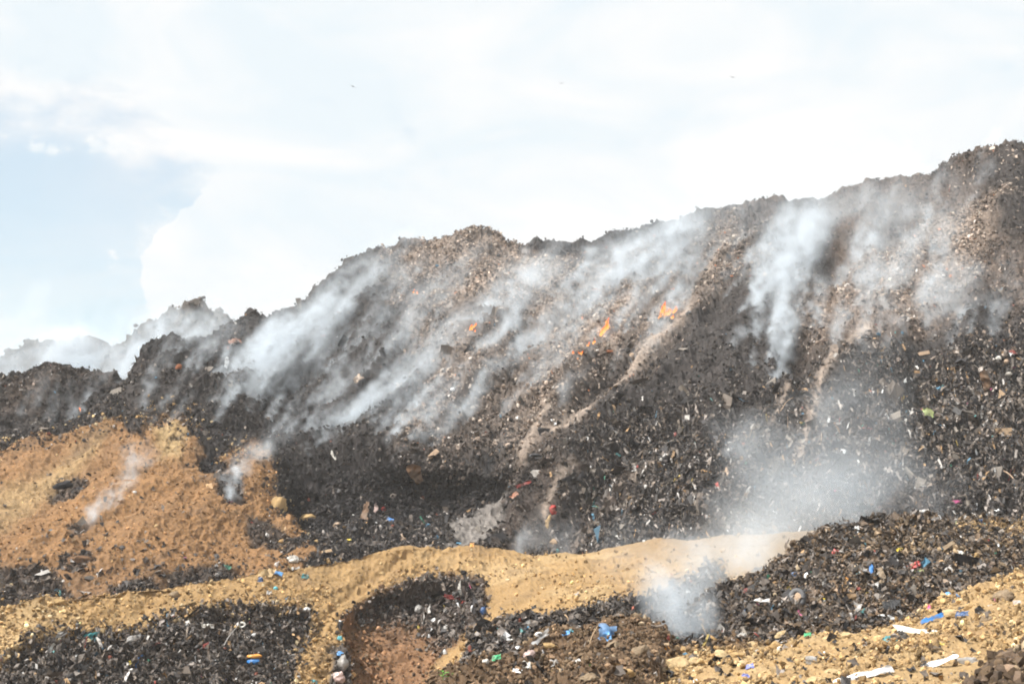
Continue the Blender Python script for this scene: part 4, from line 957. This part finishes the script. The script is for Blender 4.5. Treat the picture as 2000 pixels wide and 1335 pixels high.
def tfbm(X, Y, Z, scale, octaves, rough=.55, off=0.0):
    a, r, t = 1.0, 0, 0
    for o in range(octaves):
        k = (2.03 ** o) / scale; r = r + a * tn(X * k + off + 7.3 * o, Y * k + off * 1.7 + 3.1 * o, Z * k + 11.9 * o + off * .6); t += a; a *= rough
    return r / t
def plume_field(G, org, vox, p):
    """add one plume's density to the grid G; p: start, end in grid space (metres), radii, density ..."""
    a, b, r0, r1, dens, seed, fade, wig, wispw, stretch, curl = p
    ax = b - a; L = np.linalg.norm(ax); ax = ax / L
    u = np.cross(ax, (0.31, 0.2, 1.0)); u /= np.linalg.norm(u); v = np.cross(ax, u)
    pad = max(r0, r1) * 1.7
    lo = np.maximum(((np.minimum(a, b) - pad - org) / vox).astype(int), 0); hi = np.minimum(((np.maximum(a, b) + pad - org) / vox).astype(int) + 2, G.shape)
    if (hi <= lo).any(): return
    I = [np.arange(lo[k], hi[k], dtype=np.float32) * vox + org[k] - a[k] for k in range(3)]
    X, Y, Z = (q.astype(np.float32) for q in np.meshgrid(*I, indexing='ij'))
    z = X * ax[0] + Y * ax[1] + Z * ax[2]; x = X * u[0] + Y * u[1] + Z * u[2]; y = X * v[0] + Y * v[1] + Z * v[2]
    t = z / L; R = r0 + (r1 - r0) * np.clip(t, 0, 1) ** .75
    m = (t > -.01) & (t < 1) & (x * x + y * y < (1.65 * R) ** 2)
    if not m.any(): return
    x, y, z, t, R = x[m], y[m], z[m], t[m], R[m]
    s = seed * 5.37 % 61
    amp = wig * R * np.clip(t * 3, 0, 1)
    x = x + (tfbm(z * 0 + s, z * 0, z * .16, 1, 2, .5) - .5) * 3 * amp + curl * R * (t * (1 - t)) * 4
    y = y + (tfbm(z * 0 + s + 9, z * 0, z * .16, 1, 2, .5) - .5) * 3 * amp
    x = x + (tfbm(x, y, z, r1 * .9, 2, .5, s) - .5) * 2.0 * R; y = y + (tfbm(x, y, z, r1 * .9, 2, .5, s + 20) - .5) * 2.0 * R
    body = np.clip(1 - np.sqrt(x * x + y * y) / R, 0, 1); body = body ** 1.25
    w = tfbm(x, y, z * stretch, r1 * .34, 4, .6, s + 31)
    w = np.clip((w - .42) * 6.5, 0, 1.9) * wispw + 1 - wispw
    d = body * w * (1 - np.clip(t, 0, 1)) ** fade * (r0 / R) ** .9 * np.clip(z * 1.4, 0, 1) * dens
    sub = G[lo[0]:hi[0], lo[1]:hi[1], lo[2]:hi[2]]; sub[m] += d.astype(np.float32)
def smoke_group(name, lo, hi, n):
    """turn the grid of densities kept on the mesh's points into a fog volume"""
    g = bpy.data.node_groups.new(name, 'GeometryNodeTree')
    g.interface.new_socket('Geometry', in_out='INPUT', socket_type='NodeSocketGeometry'); g.interface.new_socket('Geometry', in_out='OUTPUT', socket_type='NodeSocketGeometry')
    N_, l = g.nodes, g.links; gi = N_.new('NodeGroupInput'); go = N_.new('NodeGroupOutput')
    def vm(op, a, b):
        k = N_.new('ShaderNodeVectorMath'); k.operation = op; l.new(a, k.inputs[0])
        if b is not None: k.inputs[1].default_value = b
        return k.outputs['Value'] if op == 'DOT_PRODUCT' else k.outputs[0]
    pos = N_.new('GeometryNodeInputPosition'); sc = [(n[k] - 1) / (hi[k] - lo[k]) for k in range(3)]
    q = vm('MULTIPLY', vm('SUBTRACT', pos.outputs[0], tuple(lo)), tuple(sc)); q = vm('FLOOR', vm('ADD', q, (.5, .5, .5)), None)
    def mth(op, a, b):
        k = N_.new('FunctionNodeIntegerMath'); k.operation = op
        for i, v_ in enumerate((a, b)):
            if isinstance(v_, int): k.inputs[i].default_value = v_
            else: l.new(v_, k.inputs[i])
        return k.outputs[0]
    sp = N_.new('ShaderNodeSeparateXYZ'); l.new(q, sp.inputs[0]); J = []
    for i in range(3):
        fi = N_.new('FunctionNodeFloatToInt'); l.new(sp.outputs[i], fi.inputs[0]); J.append(fi.outputs[0])
    idx = mth('ADD', mth('MULTIPLY', mth('ADD', mth('MULTIPLY', J[0], int(n[1])), J[1]), int(n[2])), J[2])
    na = N_.new('GeometryNodeInputNamedAttribute'); na.data_type = 'FLOAT'; na.inputs['Name'].default_value = 'soot'
    si = N_.new('GeometryNodeSampleIndex'); si.data_type = 'FLOAT'; si.domain = 'POINT'; si.clamp = True
    l.new(gi.outputs[0], si.inputs['Geometry']); l.new(na.outputs['Attribute'], si.inputs['Value']); l.new(idx, si.inputs['Index'])
    vc = N_.new('GeometryNodeVolumeCube'); l.new(si.outputs['Value'], vc.inputs['Density']); vc.inputs['Background'].default_value = 0
    vc.inputs['Min'].default_value = tuple(lo); vc.inputs['Max'].default_value = tuple(hi)
    for k, ax in enumerate('XYZ'): vc.inputs['Resolution ' + ax].default_value = int(n[k])
    sm = N_.new('GeometryNodeSetMaterial'); sm.inputs['Material'].default_value = M_SMOKE
    l.new(vc.outputs[0], sm.inputs[0]); l.new(sm.outputs[0], go.inputs[0]); return g
def smoke_body(plumes, up, vox, label, floor=0.012):
    """one body of smoke: plumes are (A, B, r0, r1, dens, seed, fade, wiggle, wisp, stretch, curl) in world space"""
    ex = Vector((1, 0, 0)); ey = Vector(up).normalized(); ez = ex.cross(ey).normalized(); ex = ey.cross(ez).normalized()
    R = np.array([ex[:], ey[:], ez[:]])
    Q = [(R @ np.array(p[0][:]), R @ np.array(p[1][:])) + tuple(p[2:]) for p in plumes]
    lo = np.min([np.minimum(q[0], q[1]) - max(q[2], q[3]) * 1.3 for q in Q], 0); hi = np.max([np.maximum(q[0], q[1]) + max(q[2], q[3]) * 1.3 for q in Q], 0)
    n = np.ceil((hi - lo) / vox).astype(int) + 1; hi = lo + (n - 1) * vox
    G = np.zeros(n, np.float32)
    for q in Q: plume_field(G, lo, vox, q)
    G[G < floor] = 0; print('smoke', label, n, G.size, float((G > 0).mean()))
    me = bpy.data.meshes.new('smoke'); me.vertices.add(G.size); at = me.attributes.new('soot', 'FLOAT', 'POINT'); at.data.foreach_set('value', G.ravel())
    me.materials.append(M_SMOKE)
    o = link('smoke', me, label=label, cat='smoke', kind='stuff', group='smoke rising from the burning landfill'); o.matrix_world = Matrix(R.T.tolist()).to_4x4()
    md = o.modifiers.new('smoke', 'NODES'); md.node_group = smoke_group('smoke', lo, hi, n)
    return o
SMOKE = [  # base pixel, top pixel, radii (m), density, and where it rises
 ((35,812),(80,735),.3,1.0,.8,'thin wisp at the far left end of the dark heaps'), ((72,800),(112,728),.35,1.0,.8,'wisp rising before the first dark hump at the left'),
 ((130,800),(150,740),.3,.8,.5,'faint wisp between the two dark humps at the left'),
 ((158,790),(262,690),.35,1.6,1.5,'plume drifting off the second dark hump at the left'), ((60,742,116),(262,650,120),2.6,5.0,.9,'white bank of smoke lying behind the left humps'),
 ((-60,748,118),(150,680,124),2.6,5.5,.9,'white smoke at the left edge behind the humps'), ((200,712,110),(400,600,118),1.8,4.0,.9,'smoke streaming before the dark rubbish ridge behind'),
 ((285,690),(470,595,112),.9,3.2,1.3,'smoke pouring over the small black bank on the shoulder'), ((265,812),(372,700),.4,1.5,1.2,'plume just above the tan soil top'),
 ((345,725),(480,632),.35,1.4,1.0,'plume near the shoulder left of the white scrap'), ((410,798),(520,660),.45,1.7,1.0,'plume below the white scrap on the slope'),
 ((440,760),(600,590),.6,2.2,1.0,'long plume over the left shoulder'), ((480,720),(660,550),.7,2.4,1.1,'long bright plume reaching the skyline at the left'),
 ((513,826),(585,735),.22,.9,2.6,'small dense white jet low on the left slope'), ((560,765),(690,640),.5,2.0,.9,'drift above the small dense jet'),
 ((560,715),(760,500),.9,3.2,.9,'broad smoke band below the rounded hump'), ((610,690),(800,470),.9,3.2,.8,'broad smoke band reaching the top left of the hump'),
 ((610,852),(800,735),.5,2.2,1.9,'low plume in the middle left of the slope'), ((655,832),(870,700),.6,2.4,1.6,'second low plume running up to the right'),
 ((760,770),(1010,600),1.0,3.2,.85,'wide drift across the middle of the slope'), ((680,690),(770,560),.4,1.8,.8,'thin plume left of the first ember'),
 ((722,732),(840,590),.5,2.0,.9,'plume crossing the slope below the red ember'), ((750,868),(870,745),.5,1.9,2.2,'low plume above the black hollow'),
 ((835,858),(935,750),.5,1.9,1.9,'low plume right of the middle'), ((903,818),(955,730),.3,1.3,2.6,'small white jet in the middle of the slope'),
 ((780,650),(915,490),.7,2.4,.75,'drift below the summit hump'), ((820,700),(930,600),.5,1.8,.5,'faint drift left of the small fire'),
 ((935,690),(1120,520),.9,3.0,.85,'wide drift right of the small fire'), ((965,730),(1100,620),.6,2.0,.9,'plume low right of the small fire'),
 ((1030,690),(1200,540),.8,2.6,.8,'drift left of the climbing flame'), ((1100,620),(1290,450),1.0,3.4,.75,'drift crossing towards the skyline'),
 ((1152,694),(1215,612),.2,.9,1.4,'bluish smoke around the climbing flame'), ((1195,640),(1400,440),.8,3.0,.8,'smoke blown from the climbing flame to the skyline'),
 ((1222,686),(1262,600),.2,.9,1.2,'thin wisp between the two larger fires'), ((1200,560),(1440,400),1.2,3.6,.6,'broad veil under the skyline in the middle'),
 ((1340,610),(1350,560),.2,.6,.8,'wisp beside the largest fire'), ((1412,582),(1482,488),.22,1.0,2.0,'narrow white jet above the light path'), ((1460,520),(1600,390),.6,2.6,.8,'drift above the narrow jet'),
 ((1500,560),(1660,370),1.6,4.2,.45,'broad veil near the skyline at the right'), ((1508,754),(1535,590),.55,1.5,1.9,'tall thick white column over the dark hollow'),
 ((1525,640),(1560,430),1.0,2.8,.9,'upper part of the tall column'), ((1620,650),(1655,612),.4,1.0,1.6,'small puff right of the tall column'),
 ((1685,700),(1700,560),.6,2.2,.7,'faint column over the light gully'), ((1690,600),(1770,390),1.4,4.2,.4,'faint veil high on the right'), ((1780,420),(1775,310),.8,2.4,.55,'smoke at the skyline dip on the right'),
 ((1855,670),(1885,600),.35,1.4,1.5,'small bright jet on the right bench'), ((1930,662),(1940,580),.4,1.5,1.0,'second puff on the right bench'), ((1800,650),(1880,520),1.2,3.4,.45,'veil above the right bench'),
 ((1985,600),(1975,500),.5,1.8,.6,'wisp at the right edge'), ((1912,316),(1930,270),.3,.9,1.2,'tiny wisp on the highest top'), ((1400,895),(1450,815),.35,1.4,1.1,'bluish wisp in the lower rubbish'), ((1430,900),(1540,760),.6,2.2,.45,'faint drift over the lower rubbish'),
 ((1540,1030,66),(1660,800,74),2.6,5.5,.20,'broad smoke hanging before the raw face'), ((1640,1010,67),(1740,760,76),2.8,6.0,.18,'broad smoke before the raw face, further right'),
 ((1440,1050,66),(1600,880,74),2.0,4.5,.14,'faint smoke over the foot of the raw face'), ((1640,880),(1650,700),1.2,3.0,.28,'faint smoke over the light gully foot'), ((1760,1000,66),(1850,820,74),2.4,5.0,.09,'faint smoke over the right face'),
 ((1325,1285,42),(1330,1120,45),1.1,2.0,.9,'thick smoke in the gap before the mound'), ((1335,1240,45),(1500,1070,56),1.0,2.6,.33,'smoke blown along the back of the mound'),
 ((1400,1170,49),(1660,940,66),1.8,4.6,.20,'smoke drifting behind the crest of the mound'), ((1320,1220,46),(1265,1070,50),.9,2.2,.5,'smoke wisp rising over the tan bank'),
 ((1012,1088,67),(1075,1030,70),.5,1.3,1.3,'low smoke behind the crest of the tan bank'), ((1050,1075,68),(1130,1010,72),.4,1.3,.6,'low wisp at the foot of the slope'),
 ((940,962),(952,890),.3,.8,.6,'faint wisp in the black hollow'), ((955,900),(1010,840),.3,1.2,.5,'faint wisp beside the light path'),
 ((160,1036),(228,975),.25,.8,4.5,'small white wisp low on the tan slope'), ((205,1000),(302,862),.35,1.5,2.6,'long thin wisp up the tan slope'), ((455,975),(492,892),.45,1.2,3.2,'white wisp at the right edge of the tan soil'),
 ((485,915),(570,830),.5,1.7,1.2,'faint drift above the tan soil'), ((1110,905),(1130,870),.2,.7,.5,'tiny wisp right of the light path'), ((1385,985),(1400,965),.3,.8,.7,'tiny puff at the foot of the raw face'),
]

RS = random.Random(4)
def ends(base, top, lift):
    if len(base) == 3: h0 = (base[2],); a = Vector(ray(base[0], base[1])) * base[2]
    else:
        h0 = hit(*base)
        if h0 is None: return None
        a = h0[1] - Vector((0, 0, .3))
    if len(top) == 3: b = Vector(ray(top[0], top[1])) * top[2]
    else:
        h1 = hit(*top); b = h1[1] if h1 else Vector(ray(top[0], top[1])) * (h0[0] + 18)
    return a, b + Vector((0, -1.0, 0.6)) * lift
BODIES = dict(soil=[], left=[], middle=[], right=[], foot=[], near=[], behind=[])
def which(base):
    if len(base) == 3: return 'near' if base[2] < 55 else 'behind' if base[2] > 100 else 'foot'
    if base[0] < 600 and base[1] > 880: return 'soil'
    if base[1] > 875: return 'foot'
    return 'left' if base[0] < 600 else 'middle' if base[0] < 1390 else 'right'
def add(base, top, r0, r1, dens, fade=.9, wig=.5, wisp=.9, stretch=.12, lift=1.0):
    e = ends(base, top, lift)
    if e is None: return
    k = which(base); BODIES[k].append((e[0], e[1], r0, r1, dens, len(BODIES[k]) * 3.7 + 1, fade, wig, wisp, stretch, RS.uniform(-.5, .5)))
for base, top, r0, r1, dens, lab in SMOKE:
    k = which(base)
    add(base, top, r0, r1 * (.68 if k in ('left', 'middle', 'right') else .9), dens * (1.0 if k in ('left', 'middle', 'right') else 1.2 if k != 'foot' else .9), .9 if r1 < 2.5 else .6, .45, .92 if r1 > 1 and k not in ('foot', 'near') else .65, .12 if k not in ('near', 'foot') else .4, 1.0 if len(top) == 2 else 0)
    if k in ('left', 'middle', 'right') and r1 > .7:
        for q in range(6 if r1 > 1.6 else 3):                         # thinner streaks from other vents beside it
            dx, dy = RS.uniform(-70, 70), RS.uniform(-50, 40); f = RS.uniform(.5, 1.1)
            add((base[0] + dx, base[1] + dy), (base[0] + dx + (top[0] - base[0]) * f, base[1] + dy + (top[1] - base[1]) * f), max(.14, r0 * RS.uniform(.3, .6)), max(.5, r1 * RS.uniform(.2, .4)), dens * RS.uniform(.9, 1.7), .8, .55, .9, .10, .8)
for k in range(80):                                                   # small vents all over the burning face
    bx = RS.uniform(380, 1900); yr = float(np.interp(bx, *zip(*ridge))); yb = float(np.interp(bx, [380, 600, 1000, 1300, 1900], [810, 850, 850, 700, 640])); by = RS.uniform(yr + 25, yb)
    L_ = RS.uniform(50, 150); add((bx, by), (bx + L_ * RS.uniform(.6, 1.05) * (1 if bx < 1480 else .25), max(by - L_, yr - 12)), RS.uniform(.15, .35), RS.uniform(.7, 1.7), RS.uniform(1.1, 2.1), .8, .5, .9, .10, .8)
for bx, by, tx, ty, r, dn in [(640, 640, 900, 470, 4, .06), (900, 640, 1200, 470, 5, .05), (1180, 560, 1480, 400, 5, .07), (1480, 560, 1700, 380, 6, .08), (1700, 560, 1850, 400, 6, .05), (480, 740, 700, 560, 3.5, .06), (1250, 500, 1450, 395, 3, .08), (1540, 470, 1640, 360, 4, .10)]:
    add((bx, by), (tx, ty), r * .8, r, dn, .3, .3, .7, .3, 2.0)          # thin veil left hanging over the upper slope
UPS = dict(soil=(.1, .75, .5), left=(.1, .75, .45), middle=(.1, .80, .55), right=(0, .78, .62), foot=(0, .6, .7), near=(0, .6, .5), behind=(0, 0, 1))
VOX = dict(soil=.085, left=.19, middle=.21, right=.22, foot=.25, near=.13, behind=.30)
LAB = dict(soil='small white wisps rising from the rusty tan soil at the left', left='white smoke streaks drifting over the left shoulder of the slope', middle='white smoke streaks drifting up the middle of the slope', right='smoke columns and veil over the upper right slope',
           foot='smoke hanging low along the foot of the slope', near='thick smoke in the gap before the right rubbish mound', behind='white smoke bank lying behind the humps at the far left')
for k, v in BODIES.items(): smoke_body(v, UPS[k], VOX[k], LAB[k])
hz = bpy.data.meshes.new('haze')
import bmesh
bm = bmesh.new(); bmesh.ops.create_cube(bm, size=1.0); bm.to_mesh(hz); bm.free()
ho = link('haze', hz, label='thin pale smoke haze hanging over the whole landfill', cat='haze', kind='stuff')
ho.scale = (2500, 2500, 60.6); ho.location = (0, 0, 15.0)
hm = bpy.data.materials.new('haze'); hm.use_nodes = True; hn = hm.node_tree.nodes; hn.clear()
hv = hn.new('ShaderNodeVolumePrincipled'); hv.inputs['Color'].default_value = (0.95, 0.97, 1, 1); hv.inputs['Density'].default_value = 0.0004
hmo = hn.new('ShaderNodeOutputMaterial'); hm.node_tree.links.new(hv.outputs[0], hmo.inputs['Volume']); hz.materials.append(hm)
